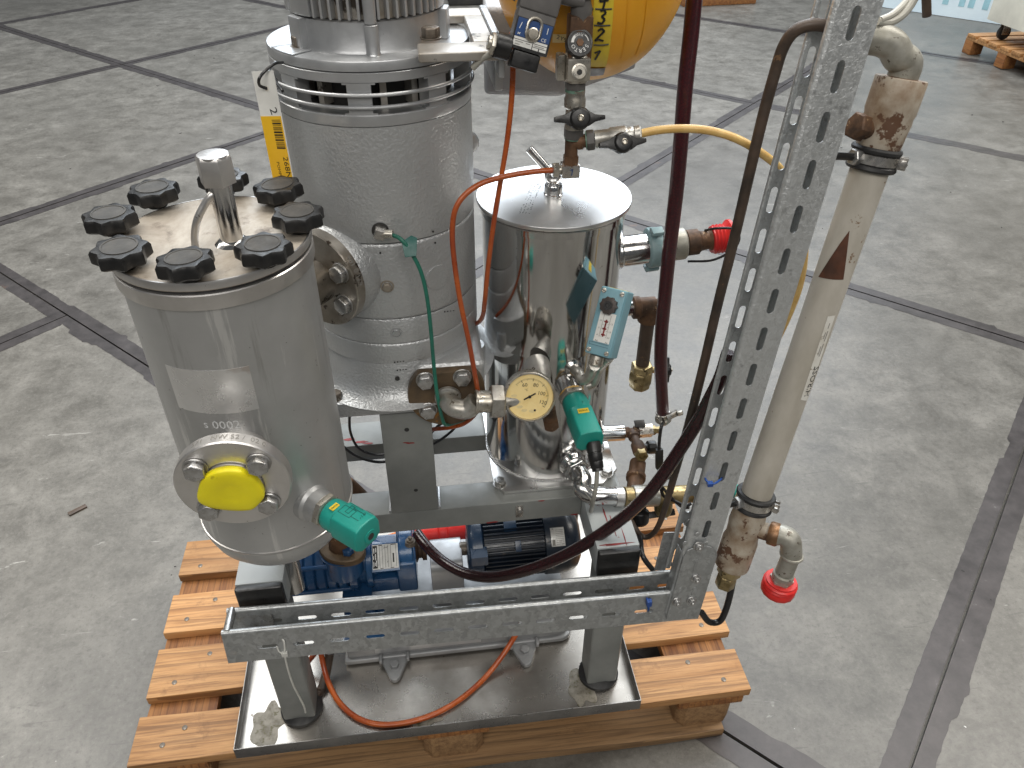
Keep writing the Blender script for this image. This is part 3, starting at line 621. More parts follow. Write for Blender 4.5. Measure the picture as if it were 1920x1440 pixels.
m = M(); m.lathe(PO, UP, [(.1290, .8825), (.1313, .8835), (.1316, .888), (.1316, .9145), (.1305, .9172), (.1290, .918)], 96); part('end_ring', m, SH, vp, ang=50)
m = M(); m.lathe(PO, UP, [(.1290, .919), (.1312, .9197), (.1314, .922), (.1314, .9585), (.1300, .961)], 96); part('gear_ring', m, SH, vp, ang=50)
m = M(); m.lathe(PO, UP, [(.1295, .962), (.1310, .9632), (.1313, .967), (.1313, 1.077), (.1300, 1.0815), (.1285, 1.0822)], 96); part('pump_cylinder', m, SH, vp, ang=50)
m = M(); m.lathe(PO, UP, [(.1290, 1.0835), (.1312, 1.0845), (.1320, 1.095), (.1325, 1.15), (.1318, 1.2425)], 96); part('water_jacket', m, SH, vp, ang=50)
m = M(); m.ball((PX + .128, PY + .02, 1.165), .016, 20, (1, 0, 0)); part('casting_lump', m, SH, vp)
# cooling ring with windows
m = M(); m.lathe(PO, UP, [(.10, 1.2435), (.1318, 1.2435), (.1325, 1.2455), (.1325, 1.2565), (.1312, 1.2578), (.104, 1.2578)], 96, closed=True)
m.lathe(PO, UP, [(.104, 1.2957), (.1305, 1.2957), (.1317, 1.2965), (.1317, 1.3068), (.1308, 1.3075), (.10, 1.3075)], 96, closed=True)
def sector(m, r0, r1, a0, a1, z0, z1, n=8):
    vs_ = []; fs = []
    for i in range(n + 1):
        a = a0 + (a1 - a0) * i / n
        for r in (r0, r1):
            for z in (z0, z1): vs_.append(V(PX + r * math.cos(a), PY + r * math.sin(a), z))
    for i in range(n):
        q = 4 * i; fs += [(q, q + 4, q + 5, q + 1), (q + 2, q + 3, q + 7, q + 6), (q + 1, q + 5, q + 7, q + 3), (q, q + 2, q + 6, q + 4)]
    fs += [(0, 1, 3, 2), (4 * n, 4 * n + 2, 4 * n + 3, 4 * n + 1)]; m.add(vs_, fs)
for i in range(8):
    a = R(-96 + 45 * i); w = R(6.4)
    sector(m, .110, .1312, a - w, a + w, 1.2577, 1.2958)
    for s_ in (-1, 1):                                             # rounded window corners
        sector(m, .112, .1311, a + s_ * w, a + s_ * (w + R(2.4)), 1.2577, 1.2597, 2); sector(m, .112, .1311, a + s_ * w, a + s_ * (w + R(2.4)), 1.2938, 1.2958, 2)
part('cooling_ring', m, SS, vp)
m = M(); m.lathe(PO, UP, [(.088, 1.244), (.088, 1.307)], 48); part('fan_hub', m, MT['inner_dark'], vp)
for i in range(16): a = R(22.5 * i + 8); m = M(); sector(m, .086, .106, a - R(2.2), a + R(2.2), 1.2578, 1.2956, 2); part('fan_blade', m, MT['silver_brown'], vp)
for z in (1.2825, 1.2680):
    m = M(); m.torus((PX, PY, z), UP, .1345, .0024, 120, 10); part('guard_wire', m, SS, vp)
m = M(); m.lathe(PO, UP, [(.1300, 1.3085), (.1315, 1.3092), (.1315, 1.3192), (.1308, 1.3205), (.08, 1.3205)], 96); part('motor_flange', m, SS, vp)
# motor end shield, bosses, fins
m = M(); m.lathe(PO, UP, [(.0995, 1.3206), (.0970, 1.324), (.0962, 1.356), (.09, 1.3565)], 72); part('end_shield', m, SS, vp)
ba = [-1.4999, -2.4257 - .12, -0.4066 + .2, 2.4, .9]
m = M(); p = V(PX + .100 * math.cos(ba[0]), PY + .100 * math.sin(ba[0]), 1.3205); m.lathe(p, UP, [(.0098, 0), (.0085, .002), (.0085, .0335), (.008, .034)], 24); part('shield_boss', m, SS, vp)
for a in ba[1:]:
    m = M(); sector(m, .080, .1065, a - .13, a + .13, 1.3206, 1.357); part('shield_boss', m, SS, vp, .003)
m = M(); m.lathe(PO, UP, [(.084, 1.357), (.0885, 1.3575), (.0895, 1.36), (.0895, 1.52)], 64); part('motor_housing', m, MT['silver_brown'], vp)
panels = [(ba[1] - .17, ba[1] + .27), (ba[2] - .30, ba[2] + .20)]
for a0, a1 in panels: m = M(); sector(m, .087, .1005, a0, a1, 1.3585, 1.52); part('housing_panel', m, SS, vp, .003)
fm_ = M(); rr = .00145
fm_.lathe((0, 0, 0), UP, [(.0004, -.0003), (rr, .0012), (rr, .16)], 8)
for i in range(6):
    pass
fin = M(); fin.bx(.0, .0125, -.0018, .0018, 0, .162); fin_me = fin.mesh('cooling_fin', .0012, 2); fin_me.materials.append(SS)
for i in range(54):
    a = -math.pi + i * 2 * math.pi / 54
    if any(a0 - .03 < b < a1 + .03 for a0, a1 in panels for b in (a, a + 2 * math.pi, a - 2 * math.pi)): continue
    if abs(a - ba[0]) < .07: continue
    inst('cooling_fin', fin_me, vp, Matrix.Translation((PX + .0885 * math.cos(a), PY + .0885 * math.sin(a), 1.3590)) @ Matrix.Rotation(a, 4, 'Z'))
m = M(); p2 = V(PX + .099 * math.cos(ba[0]), PY + .099 * math.sin(ba[0]), 1.3555); m.lathe(p2, UP, [(.0075, 0), (.0078, .02), (.0078, .17)], 20); part('shield_boss', m, SS, vp)
for u_ in ((0.4791, 0.2526, 1.3205), (0.6400, 0.2210, 1.3335)):
    z = u_[2]; m = M(); m.lathe((u_[0], u_[1], z), UP, [(.0135, 0), (.0135, .002), (.01, .002)], 24); m.hexa((u_[0], u_[1], z + .0022), (u_[0], u_[1], z + .0135), .0115, .5); part('flange_bolt', m, MT['bolt_dark'], vp, .0006)
for a in (2.2, .75): m = M(); m.hexa((PX + .117 * math.cos(a), PY + .117 * math.sin(a), 1.3206), (PX + .117 * math.cos(a), PY + .117 * math.sin(a), 1.333), .0115); part('flange_bolt', m, MT['bolt_dark'], vp)
m = M(); a = ba[1] - .03; sector(m, .101, .1306, a - .16, a + .25, 1.3206, 1.3222, 6); part('bolt_pad', m, SS, vp, .0008)
# plugs and details on the body
def on_p(u_, v_):  return None
def plug(c, r, h, mt_, nm, hexa=True):
    c = V(c); d = (c - V(PX, PY, c.z)).normalized(); m = M()
    m.lathe(c - d * .003, d, [(r * 1.45, 0), (r * 1.45, .0035), (r * 1.1, .0035), (r * 1.1, .002)], 28)
    if hexa: m.hexa(c - d * .002, c + d * h, r)
    else: m.cyl(c - d * .001, c + d * h, r, n=24)
    return part(nm, m, MT[mt_], vp, .0005)
plug((0.5572, 0.1736, 1.0176), .0068, .006, 'silver_brown', 'screw_plug'); plug((0.5632, 0.1734, 0.9388), .0062, .002, 'silver_smooth', 'screw_plug')
c = V((0.6290, 0.1919, 1.0170)); d = (c - V(PX, PY, c.z)).normalized(); m = M(); m.lathe(c - d * .004, d, [(.020, 0), (.019, .0052), (.016, .0056)], 36); part('cast_boss', m, SH, vp)
m = M(); hole = V((0.5577, 0.1734, 0.8558)); m.cyl(hole - V(0, 0, 0), hole + V(0, -.0022, 0), .0036, n=18); 
for u_ in ((0.6270, 0.1895, 1.0906), (0.6291, 0.1919, 1.0722), (0.5527, 0.1738, 1.0706)): m.cyl(u_, V(u_) + V(0, -.001, 0), .0014, n=10)
for k_ in range(4):
    for u_ in ((0.5563, 0.1734, 0.8862), (0.5589, 0.1754, 0.8695), (0.6371, 0.1968, 0.9557)): u = V(u_); m.cyl(u + V(k_ * .0044, 0, .0003 * k_), u + V(k_ * .0044, -.0012 + .0003 * k_, 0), .0011, n=8)
part('punch_marks', m, MT['inner_dark'], vp)
# side port flange toward the filter vessel
sx, sy = VX - PX, VY - PY; sl = math.hypot(sx, sy); u3 = V(sx / sl, sy / sl, 0); PZ = 1.032
m = M(); pc = V(PX, PY, PZ)
m.lathe(pc + u3 * .10, u3, [(.072, 0), (.070, .034), (.064, .042)], 48); part('port_casting', m, SH, vp, ang=50)
m = M(); m.lathe(pc + u3 * .1425, u3, [(.069, 0), (.0715, .002), (.0715, .0165), (.070, .018), (.04, .018), (.034, .019)], 72)
m.cyl(pc + u3 * .155, pc + u3 * .2085, .032, n=40); pf = part('side_flange', m, MT['pipe_stained'], vp)
pf.data.materials[0] = pm('stained_steel', (.40, .37, .33), (.24, .21, .17), .36, metal=.75, ns=14, c3=(.06, .045, .035), s3=24, t3=.6)
for a in (28, -28, 152, 208):
    tdir = V(0, 0, 1).cross(u3); pos = pc + u3 * .1605 + tdir * (.052 * math.cos(R(a))) + V(0, 0, .052 * math.sin(R(a)))
    inst('bolt', bolt_me, pf, frame(pos, tdir, u3))
part('stamped_lettering', text('671 0 10x', None, .011, wrap=lambda x, y: pc + u3 * (.1515 + y) + (tdir * math.sin((-x + .022) / .0718 + .85) + V(0, 0, 1) * math.cos((-x + .022) / .0718 + .85)) * -.0718 * -1), MT['print_grey'], pf)
# green sensor fitting on the jacket, green tube
gf = V((0.5560, 0.1729, 1.1043)); gd = (gf - V(PX, PY, gf.z)).normalized()
m = M(); m.lathe(gf - gd * .006, gd, [(.0115, 0), (.0115, .0075), (.009, .0075)], 28); part('port_rim', m, MT['inner_dark'], vp)
m = M(); m.bx(-.0075, .0075, -.0075, .0075, 0, .020, frame(gf - gd * .004, (1, .2, -.35), gd)); fit = part('elbow_fitting', m, MT['hose_clamp'], vp, .003, 3)
ge = V((0.5730, 0.1589, 1.1046)); m = M(); m.cyl(gf + gd * .010, ge, .0058, n=20); part('union_nut', m, MT['nickel'], vp)
gt = M(); gt.tube([gf + gd * .010 + (ge - gf - gd * .01) * .8, (0.5832, 0.1500, 1.1006), (0.5958, 0.1460, 1.0814), (0.6065, 0.1430, 1.0523), (0.6120, 0.1420, 1.0121), (0.6140, 0.1430, 0.9581), (0.6146, 0.1430, 0.9015), (0.6163, 0.1410, 0.8479), (0.6212, 0.1430, 0.7985), (0.6263, 0.1500, 0.7747), (0.6398, 0.1700, 0.7589), (0.6602, 0.1900, 0.7493)], .0029, 10)
solo('pneumatic_tube', 'thin dark green tube hanging down the front of the silver pump', 'tube', gt, MT['green_tube'], gf)
fl4 = frame((0.5944, 0.1460, 1.0917), (1, 0, .3), (0, -.8, .6)); m = M(); m.poly(fl4, [(-.011, -.012), (.004, -.015), (.0125, .008), (.006, .0135), (-.009, .009)], .0012); solo('tape_flag', 'small dark green tape flag wrapped round the green tube', 'tape', m, MT['green_tape'], fl4.translation, bevel=.0004)

# outlet flange with elbow at the foot of the pump
of = thing('outlet_pipe', 'rust-stained round flange with pipe elbow and hex union at the pump foot', 'pipe fitting', (0.6318, 0.1550, 0.8305))
OC = V((0.6318, 0.1565, 0.8283)); rf = .0605; pts = []
for i in range(40):
    t = 2 * math.pi * i / 40; x, y = rf * math.cos(t), rf * math.sin(t); pts.append((x, min(y, .043)))
m = M(); m.poly(frame(OC + V(0, .0168, 0), (1, 0, 0), AX), pts, .0165); ofl = part('rusty_flange', m, MT['rust_flange'], of, .002, label='rust-brown flange plate cut flat at the top')
for uv in ((0.6004, 0.1530, 0.8577), (0.6567, 0.1530, 0.8586), (0.6009, 0.1530, 0.7990)): inst('bolt', bolt_me, ofl, frame(V(uv[0], .1565 - .0005, uv[2] + .004), (math.cos(uv[0] * 90), 0, math.sin(uv[0] * 90)), AX))
e0 = V(OC.x + .001, .154, OC.z - .002); 
m = M(); m.lathe(e0, AX, [(.021, 0), (.020, .004), (.0165, .006)], 28); m.tube([e0, e0 + V(.002, -.014, -.001), e0 + V(.012, -.026, -.002), e0 + V(.028, -.030, -.002), (0.6748, 0.1240, 0.8368)], .0158, 20); part('elbow', m, MT['zinc_pipe'], of)
E1 = V((0.6748, 0.1240, 0.8368)); E2 = V((0.6976, 0.1240, 0.8346)); E3 = V((0.7148, 0.1240, 0.8329))
m = M(); m.cyl(E1, E2, .0172, n=28, ch=.001); m.torus(E1, E2 - E1, .0165, .0022, 28); part('pipe_nipple', m, MT['nickel'], of)
m = M(); m.hexa(E2 - (E2 - E1) * .05, E3 + (E3 - E2) * .12, .0275, .3); part('hex_union', m, MT['zinc_pipe'], of, .001)

# ================================================================ CHROME SEPARATOR TANK
KX, KY = .821, .325; KO = (KX, KY, 0); CH = MT['chrome_tank']
ct = thing('separator_tank', 'shiny chrome tank with flat lid and T-handle on a square base plate', 'steel tank', (KX, KY, .560))
m = M(); ch_ = .035; hx = .118
m.poly(Matrix.Translation((KX + .003, KY + .004, .5605)), [(-hx, -hx + ch_), (-hx + ch_, -hx), (hx - ch_, -hx), (hx, -hx + ch_), (hx, hx - ch_), (hx - ch_, hx), (-hx + ch_, hx), (-hx, hx - ch_)][0:0] or [(-.110, -.120), (-.098, -.134), (.085, -.134), (.119, -.100), (.119, .115), (-.115, .115), (-.115, -.115)], .007); bpl = part('base_plate', m, MT['lid_brushed'], ct, .0012)
m = M(); m.bx(.718, .935, .178, .43, .5560, .5603); part('shim_plate', m, MT['grey_paint'], ct)
for uv in ((0.7199, 0.2149, 0.5720), (0.9209, 0.2177, 0.5720)):
    m = M(); x, y = uv[:2]; m.lathe((x, y, .5676), UP, [(.0125, 0), (.0125, .0022), (.009, .0022)], 28); m.hexa((x, y, .5698), (x, y, .580), .0105); part('anchor_bolt', m, MT['bolt_steel'], bpl, .0006)
m = M(); m.lathe(KO, UP, [(.1126, .5678), (.1126, .838), (.1125, .8385)], 128); part('shell', m, CH, ct)
m = M(); m.lathe(KO, UP, [(.1129, .8387), (.1129, 1.055)], 128); part('shell', m, CH, ct)
m = M(); q = random.Random(4); NB = 150
for i in range(NB):
    a = 2 * math.pi * i / NB; m.ball((KX + .1138 * math.cos(a), KY + .1138 * math.sin(a), .5687), .0027 + q.uniform(-.0004, .0005), 6, rz=.0024)
wb = part('weld_bead', m, MT['chrome_pipe'], ct)
m = M(); m.lathe(KO, UP, [(.1130, 1.0545), (.1152, 1.0552), (.1154, 1.0655), (.1140, 1.0668)], 128); part('collar', m, CH, ct)
m = M(); m.lathe(KO, UP, [(.1135, 1.0669), (.1135, 1.0705)], 96); part('gasket', m, MT['inner_dark'], ct)
m = M(); m.lathe(KO, UP, [(.118, 1.0706), (.1208, 1.0712), (.1214, 1.0725), (.1214, 1.0760), (.1206, 1.0775)], 128); part('lid', m, MT['lid_brushed'], ct)
hb = V(KX - .001, KY, 1.0775)
m = M(); m.lathe(hb, UP, [(.0150, 0), (.0150, .002), (.0140, .003), (.0140, .015), (.0130, .0165), (.010, .0165), (.0098, .02)], 36); th = part('handle_socket', m, MT['chrome_pipe'], ct)
bl = hb + V(-.001, 0, .0295); m = M(); m.ball(bl, .0138, 28); part('handle_ball', m, MT['chrome_pipe'], th)
d = (V((0.7913, 0.3350, 1.1372)) - bl).normalized(); m = M(); m.cyl(bl, bl + d * .056, .0066, n=24, ch=.001); part('handle_bar', m, MT['chrome_pipe'], th)
pm('stamp_dots', (.25, .25, .25), None, .5)
q = random.Random(8); m = M()
for i in range(190):
    t = q.random(); x = KX - .061 + .048 * t + q.choice((-.004, .002, .008, .014)) * .8 + q.uniform(-.001, .001); y = KY - .066 + .145 * t
    m.bx(x, x + q.uniform(.0006, .0018), y, y + q.uniform(.0006, .0014), 1.0775, 1.0777)
part('worn_print', m, MT['stamp_dots'], ct)
# temperature gauge in front of the tank
GC_ = V((0.7558, 0.1180, 0.8439)); gn = V(-.06, -.93, .36).normalized()
dg = thing('dial_thermometer', 'round thermometer with yellowed dial in front of the chrome tank', 'thermometer', GC_)
gf4 = frame(GC_, (1, 0, -.08), gn)
m = M(); m.lathe(GC_ - gn * .022, gn, [(.035, 0), (.0375, .002), (.0375, .022), (.0392, .023), (.0395, .027), (.0385, .0285), (.0365, .0285), (.0360, .0228)], 72); part('bezel', m, MT['nickel'], dg)
m = M(); m.lathe(GC_ + gn * .0012, gn, [(.0358, 0), (.0358, .0006)], 64); part('dial', m, MT['dial_cream'], dg)
DL = gf4 @ Matrix.Translation((0, 0, .0019))
def dpos(deg, r): a = R(deg); return (r * math.sin(a), r * math.cos(a))
m = M()
for i in range(0, 46):
    t = -48 + i * 3.85; big = (i % 10 == 5); x0, y0 = dpos(t, .0290); x1, y1 = dpos(t, .0290 - (.0042 if big else .0030 if i % 5 == 0 else .0022)); strokes(m, DL, [(x0, y0, x1, y1)], .0008 if big else .00042, .0002)
part('scale_marks', m, MT['print_black'], dg)
for tx, t, r, rot in (('60', -24, .0198, 12), ('80', 26, .0200, -18), ('100', 74, .0185, -22), ('120', 114, .0225, -35), ('\u00b0C', -28, .0118, 5)):
    x, y = dpos(t, r); part('numeral', text(tx, DL @ Matrix.Translation((x, y, 0)) @ Matrix.Rotation(R(-rot * -.4), 4, 'Z'), (.0082 if tx[0] != '\u00b0' else .0048), .0002), MT['print_black'], dg)
x, y = dpos(158, .0235); m = M(); m.poly(DL @ Matrix.Translation((x, y, 0)), [(.002 * math.cos(i), .002 * math.sin(i)) for i in range(6)], .0002); part('maker_mark', m, MT['print_black'], dg)
m = M(); strokes(m, gf4 @ Matrix.Translation((0, 0, .0028)), [dpos(-118, .010) + dpos(58, .0105)], .0021, .0006); m.cyl(GC_ + gn * .002, GC_ + gn * .0042, .0022, n=14); part('needle', m, MT['print_black'], dg)
q = random.Random(2); m = M()
pm('dial_dirt', (.66, .54, .28), (.72, .58, .3), .5, ns=120)
for i in range(5):
    x, y = dpos(-95 - i * 22 + q.uniform(-8, 8), q.uniform(.012, .024)); m.poly(gf4 @ Matrix.Translation((x, y, .00183)), [((.0045 + q.uniform(-.001, .001)) * math.cos(t_ * .5), (.0025 + q.uniform(-.0006, .0006)) * math.sin(t_ * .5)) for t_ in range(12)], .00008)
part('dial_stain', m, MT['dial_dirt'], dg)
# tank inlet tee behind the gauge (part of the outlet pipe run)
T0_ = V((0.7815, 0.1900, 0.8356)); m = M(); m.lathe(T0_, (0, -1, 0), [(.021, -.02), (.0205, .006), (.017, .016), (.015, .03)], 28); m.tube([E3, E3 + V(.02, .002, 0), V((0.7702, 0.1450, 0.8300))], .0135, 16, smooth=False); m.tube([T0_ + V(0, -.02, 0), V((0.7711, 0.1450, 0.8299))], .014, 16, smooth=False); part('tank_inlet', m, MT['zinc_pipe'], of)
m = M(); a_, b_ = V((0.7937, 0.1600, 0.7836)), V((0.8014, 0.1650, 0.7391)); m.cyl(a_, b_, .0115, n=20); m.hexa(a_.lerp(b_, .55), b_, .0135); part('drain_stub', m, MT['rusty_brown'], of)

# second flow sensor on the tank
sb2 = V((0.8361, 0.2130, 0.7862)); e2_ = V((0.8482, 0.0859, 0.7700)); sd2 = (e2_ - sb2).normalized(); L2 = (e2_ - sb2).length
m = M(); m.lathe(sb2 - sd2 * .014, sd2, [(.024, 0), (.0235, .012), (.0205, .018), (.0205, .038)], 36); part('sensor_socket', m, MT['chrome_pipe'], ct)
m = M(); m.cyl(sb2 + sd2 * .023, sb2 + sd2 * .0265, .0213, n=28); part('sealing_tape', m, MT['cream_tube'], ct)
sB, fB = prox_sensor('flow_sensor', 'teal flow sensor with black cable plug screwed into the chrome tank', sb2 + sd2 * .027, sd2, UP if False else V(0, 0, 1).cross(sd2), L2 - .027, .0215)
LB = L2 - .027; tb = plane_on(fB, .0216, 0)
m = M(); m.poly(tb, [(.050, -.0095), (.060, -.009), (.0597, .0090), (.0502, .0086)], .0006); part('yellow_sticker', m, MT['tape_yellow'], sB)
part('sticker_print', text('A0008', tb @ Matrix.Translation((.055, 0, .0004)) @ Matrix.Rotation(R(90), 4, 'Z'), .0056), MT['print_black'], sB)
part('body_print', text('4', tb @ Matrix.Translation((.036, -.005, .0001)) @ Matrix.Rotation(R(90), 4, 'Z'), .006, .0003), MT['print_teal'], sB)
pb0 = fB @ V(.006, -.006, LB - .004); pd = (V((0.8577, 0.0550, 0.7319)) - pb0)
pe = V((0.8567, 0.0580, 0.7315)); pdir = (pe - pb0).normalized(); PL = (pe - pb0).length
m = M(); m.lathe(pb0, pdir, [(.0112, 0), (.0118, .004), (.0118, PL * .34), (.0108, PL * .36), (.0108, PL * .40), (.0116, PL * .42), (.0112, PL * .62), (.0100, PL * .66), (.0106, PL * .68), (.0102, PL * .86), (.0088, PL * .90), (.0088, PL)], 24)
solo('cable_plug', 'black plug at the end of the teal sensor on the chrome tank', 'plug', m, MT['plastic_black'], pb0)
m = M(); m.tube([pe - pdir * .006, (0.8573, 0.0620, 0.6997), (0.8589, 0.0750, 0.6541), (0.8752, 0.1400, 0.5527)], .0037, 12); solo('grey_cable', 'short pale grey cable hanging from the black sensor plug', 'cable', m, MT['cable_grey'], pe)

# pressure switch
PS = V((0.8743, 0.1550, 0.9444)); cr_, cu_, cw_ = (cam.matrix_world.to_3x3().col[i].copy() for i in range(3)); ct_, st_s = math.cos(R(17)), math.sin(R(17))
pu = (V((0.8798, 0.1550, 0.9964)) - V((0.8609, 0.1550, 0.8913))); HT = pu.length * 1.06; pu.normalize()
pr_ = V((0.8982, 0.1550, 0.9870)) - V((0.8650, 0.1550, 1.0028)); WD = pr_.length * 1.03; pn = pr_.cross(pu) * -1 if pr_.cross(pu).y > 0 else pr_.cross(pu); pn.normalize(); pn = (pn + V(.0, 0, .12)).normalized()
ps = thing('pressure_switch', 'blue-grey pressure switch box with round knob and white scale beside the chrome tank', 'pressure switch', PS)
pu = cu_ * ct_ + cr_ * st_s; pr_ = cr_ * ct_ - cu_ * st_s; pn = (cw_ - pr_ * .38 - pu * .16).normalized(); HT, WD = .104, .0405
pf4 = frame(PS, pu.cross(pn), pn); pr_ = pf4.to_3x3() @ V(1, 0, 0); yy = pf4.to_3x3() @ V(0, 1, 0)
m = M(); m.bx(-WD / 2, WD / 2, -HT / 2, HT / 2, -.046, -.006, pf4); part('switch_body', m, MT['switch_blue'], ps, .003, 3)
m = M(); m.bx(-WD / 2 + .0006, WD / 2 - .0006, -HT / 2 + .0006, HT / 2 - .0006, -.0055, 0, pf4); part('switch_cover', m, MT['switch_blue'], ps, .0025, 3)
for sx_ in (-1, 1):
    for sy_ in (-1, 1):
        c = pf4 @ V(sx_ * (WD / 2 - .006), sy_ * (HT / 2 - .0065), 0); m = M(); m.lathe(c, pn, [(.0036, 0), (.0036, .0012), (.0030, .0018)], 16); sc_ = part('cover_screw', m, MT['nickel'], ps)
        m = M(); strokes(m, frame(c + pn * .0018, pr_ + yy * .4 * sx_, pn), [(-.003, 0, .003, 0)], .0009, .0003); part('screw_slot', m, MT['inner_dark'], sc_)
kc = V(0, HT / 2 - .027, 0)
m = M(); st8 = star(.0118, .0142, 10, 4); m.poly(pf4 @ Matrix.Translation(kc), st8, .010); kb = part('setting_knob', m, MT['coil_grey'], ps, .0012); kb.data.materials[0] = pm('knob_brown', (.035, .027, .024), (.06, .045, .04), .5, ns=60)
m = M(); m.lathe(pf4 @ (kc + V(0, 0, .010)), pn, [(.007, 0), (.0068, .0015), (.004, .0015), (.0035, .0004)], 20); part('knob_centre', m, MT['plastic_black'], kb)
m = M(); m.bx(-.0125, .0125, -.029, .0165, .0001, .0007, pf4 @ Matrix.Translation((.0015, -.002, 0))); part('scale_plate', m, MT['label_white'], ps)
sp4 = pf4 @ Matrix.Translation((.0015, -.010, .0008))
m = strokes(M(), sp4, [(0, -.012, 0, .014), (-.003, .011, .003, .011), (-.003, 0, .003, 0), (-.003, -.009, .003, -.009)], .0024, .0003); part('red_pointer', m, MT['red_primer'], ps)
m = strokes(M(), sp4, [(-.0055, -.013, -.0055, .021), (.0055, -.013, .0055, .021), (-.0055, .021, .0055, .021)] + [(-.0055, y_, -.003, y_) for y_ in (-.012, -.006, 0, .006, .011)] + [(.003, y_, .0055, y_) for y_ in (-.009, -.003, .003, .008)], .0005, .0002); part('scale_lines', m, MT['print_grey'], ps)
for tx, x_, y_ in (('10', -.0088, .011), ('5', -.0088, 0), ('0', -.0088, -.011), ('1,5', .0092, .009), ('1,0', .0092, -.003), ('0,5', .0092, -.012), ('Rel', -.008, -.0195), ('bar', .0085, -.0195)): part('scale_numeral', text(tx, sp4 @ Matrix.Translation((x_, y_, 0)), .0034, .0002), MT['print_black'], ps)
strokes_ = strokes(M(), pf4 @ Matrix.Translation((0, -HT / 2 + .019, .0001)), [(-.016, 0, .014, 0), (-.016, -.004, .014, -.004), (-.016, 0, -.016, -.004)], .0006); part('cover_groove', strokes_, pm('switch_dark', (.06, .13, .16), None, .5), ps)
m = M(); m.bx(-.0145, .0145, -.005, .005, 0, .0005, frame(pf4 @ V(.002, HT / 2, -.022), pr_, yy)); part('yellow_label', m, MT['tape_yellow'], ps)
g0 = pf4 @ V(-.004, -HT / 2 - .0005, -.02); g1 = g0 - yy * .016
m = M(); m.cyl(g0, g1, .0115, n=24, ch=.001); part('cable_gland', m, MT['nickel'], ps)
m = M(); m.tube([g1, V((0.8626, 0.1600, 0.8572)), V((0.8581, 0.1650, 0.8372)), V((0.8493, 0.1700, 0.8280)), V((0.8462, 0.1850, 0.8301)), V((0.8443, 0.2050, 0.8244)), V((0.8440, 0.2200, 0.8180))], .0085, 16); part('pressure_pipe', m, MT['zinc_pipe'], ps)
m = M(); cc = V((0.8599, 0.1500, 0.8646)); m.tube([pf4 @ V(.012, -HT / 2, -.030), V((0.8771, 0.1750, 0.8451)), V((0.8716, 0.1800, 0.8142)), V((0.8598, 0.1800, 0.8066))], .0078, 14); part('support_tube', m, MT['zinc_pipe'], ps)
a_ = V((0.8447, 0.2145, 0.8197)); m = M(); m.lathe(a_, (a_ - V(KX, KY, a_.z)), [(.0165, -.01), (.016, .003), (.011, .008)], 24); part('weld_socket', m, MT['chrome_pipe'], ps)

# right-hand nozzle with clamp coupling and red cap
tn = thing('tank_outlet', 'chrome side outlet with blue cast clamp, brass fitting and red screw cap', 'pipe fitting', (0.9401, 0.3300, 0.9675))
A_ = V((0.9401, 0.3300, 0.9675)); B_ = V((1.1104, 0.3300, 0.9815)); ax = (B_ - A_).normalized(); LN = (B_ - A_).length
def along(t): return A_ + ax * (LN * t)
m = M(); m.lathe(A_ - ax * .022, ax, [(.0255, 0), (.0255, LN * .30 + .022)], 40); m.lathe(A_ - ax * .006, ax, [(.029, -.006), (.0285, .003), (.0255, .006)], 40); part('chrome_nozzle', m, MT['chrome_pipe'], tn)
m = M(); m.lathe(along(.25), ax, [(.027, 0), (.033, .002), (.034, .006), (.033, .019), (.030, .023), (.0265, .023)], 40); cl_ = part('clamp_coupling', m, MT['clamp_blue'], tn, .0008)
m = M(); cfr = frame(along(.25) + ax * .011, (0, 0, 1), ax)
hook = [(.030, -.012), (.036, -.014), (.046, -.010), (.050, .0), (.0455, .003), (.043, -.004), (.036, -.006), (.031, .004)]
m.poly(cfr @ Matrix.Translation((0, 0, -.009)) @ Matrix.Rotation(R(35), 4, 'Z'), [(x_, y_ * 1.3) for x_, y_ in hook], .019); part('clamp_lug', m, MT['clamp_blue'], cl_, .002); m = M(); m.poly(cfr @ Matrix.Translation((0, 0, -.011)) @ Matrix.Rotation(R(200), 4, 'Z'), [(x_ - .002, y_ * 1.5) for x_, y_ in hook], .022); part('clamp_lug', m, MT['clamp_blue'], cl_, .002)
m = M(); m.lathe(along(.40), ax, [(.0255, 0), (.0265, .003), (.0265, LN * .22), (.024, LN * .235)], 36); part('hose_adapter', m, MT['old_galv'], tn)
m = M(); m.lathe(along(.645), ax, [(.0195, 0), (.0215, .001), (.0215, .020), (.0185, .022), (.0165, .026), (.0150, .038), (.0175, .042), (.0200, .046), (.0200, .075)], 28); part('brass_reducer', m, MT['rusty_brown'], tn)
m = M(); m.lathe(along(.895), ax, [(.021, 0), (.0225, .001)] + [(.0225 + .0022 * (i % 2), .003 + .003 * i) for i in range(8)] + [(.030, .029), (.030, .0335), (.018, .034)], 36); part('red_cap', m, MT['red_plastic'], tn, ang=25)
m = M(); m.tube([(1.0568, 0.3250, 0.9445), (1.0882, 0.3000, 0.9577), (1.1148, 0.2900, 0.9788), (1.1237, 0.2900, 0.9994), (1.1179, 0.3000, 1.0120), (1.0919, 0.3100, 1.0106), (1.0821, 0.3350, 0.9954)], .0021, 8); solo('cable_tie', 'black wire loop round the red screw cap', 'cable tie', m, MT['cable_black'], B_)

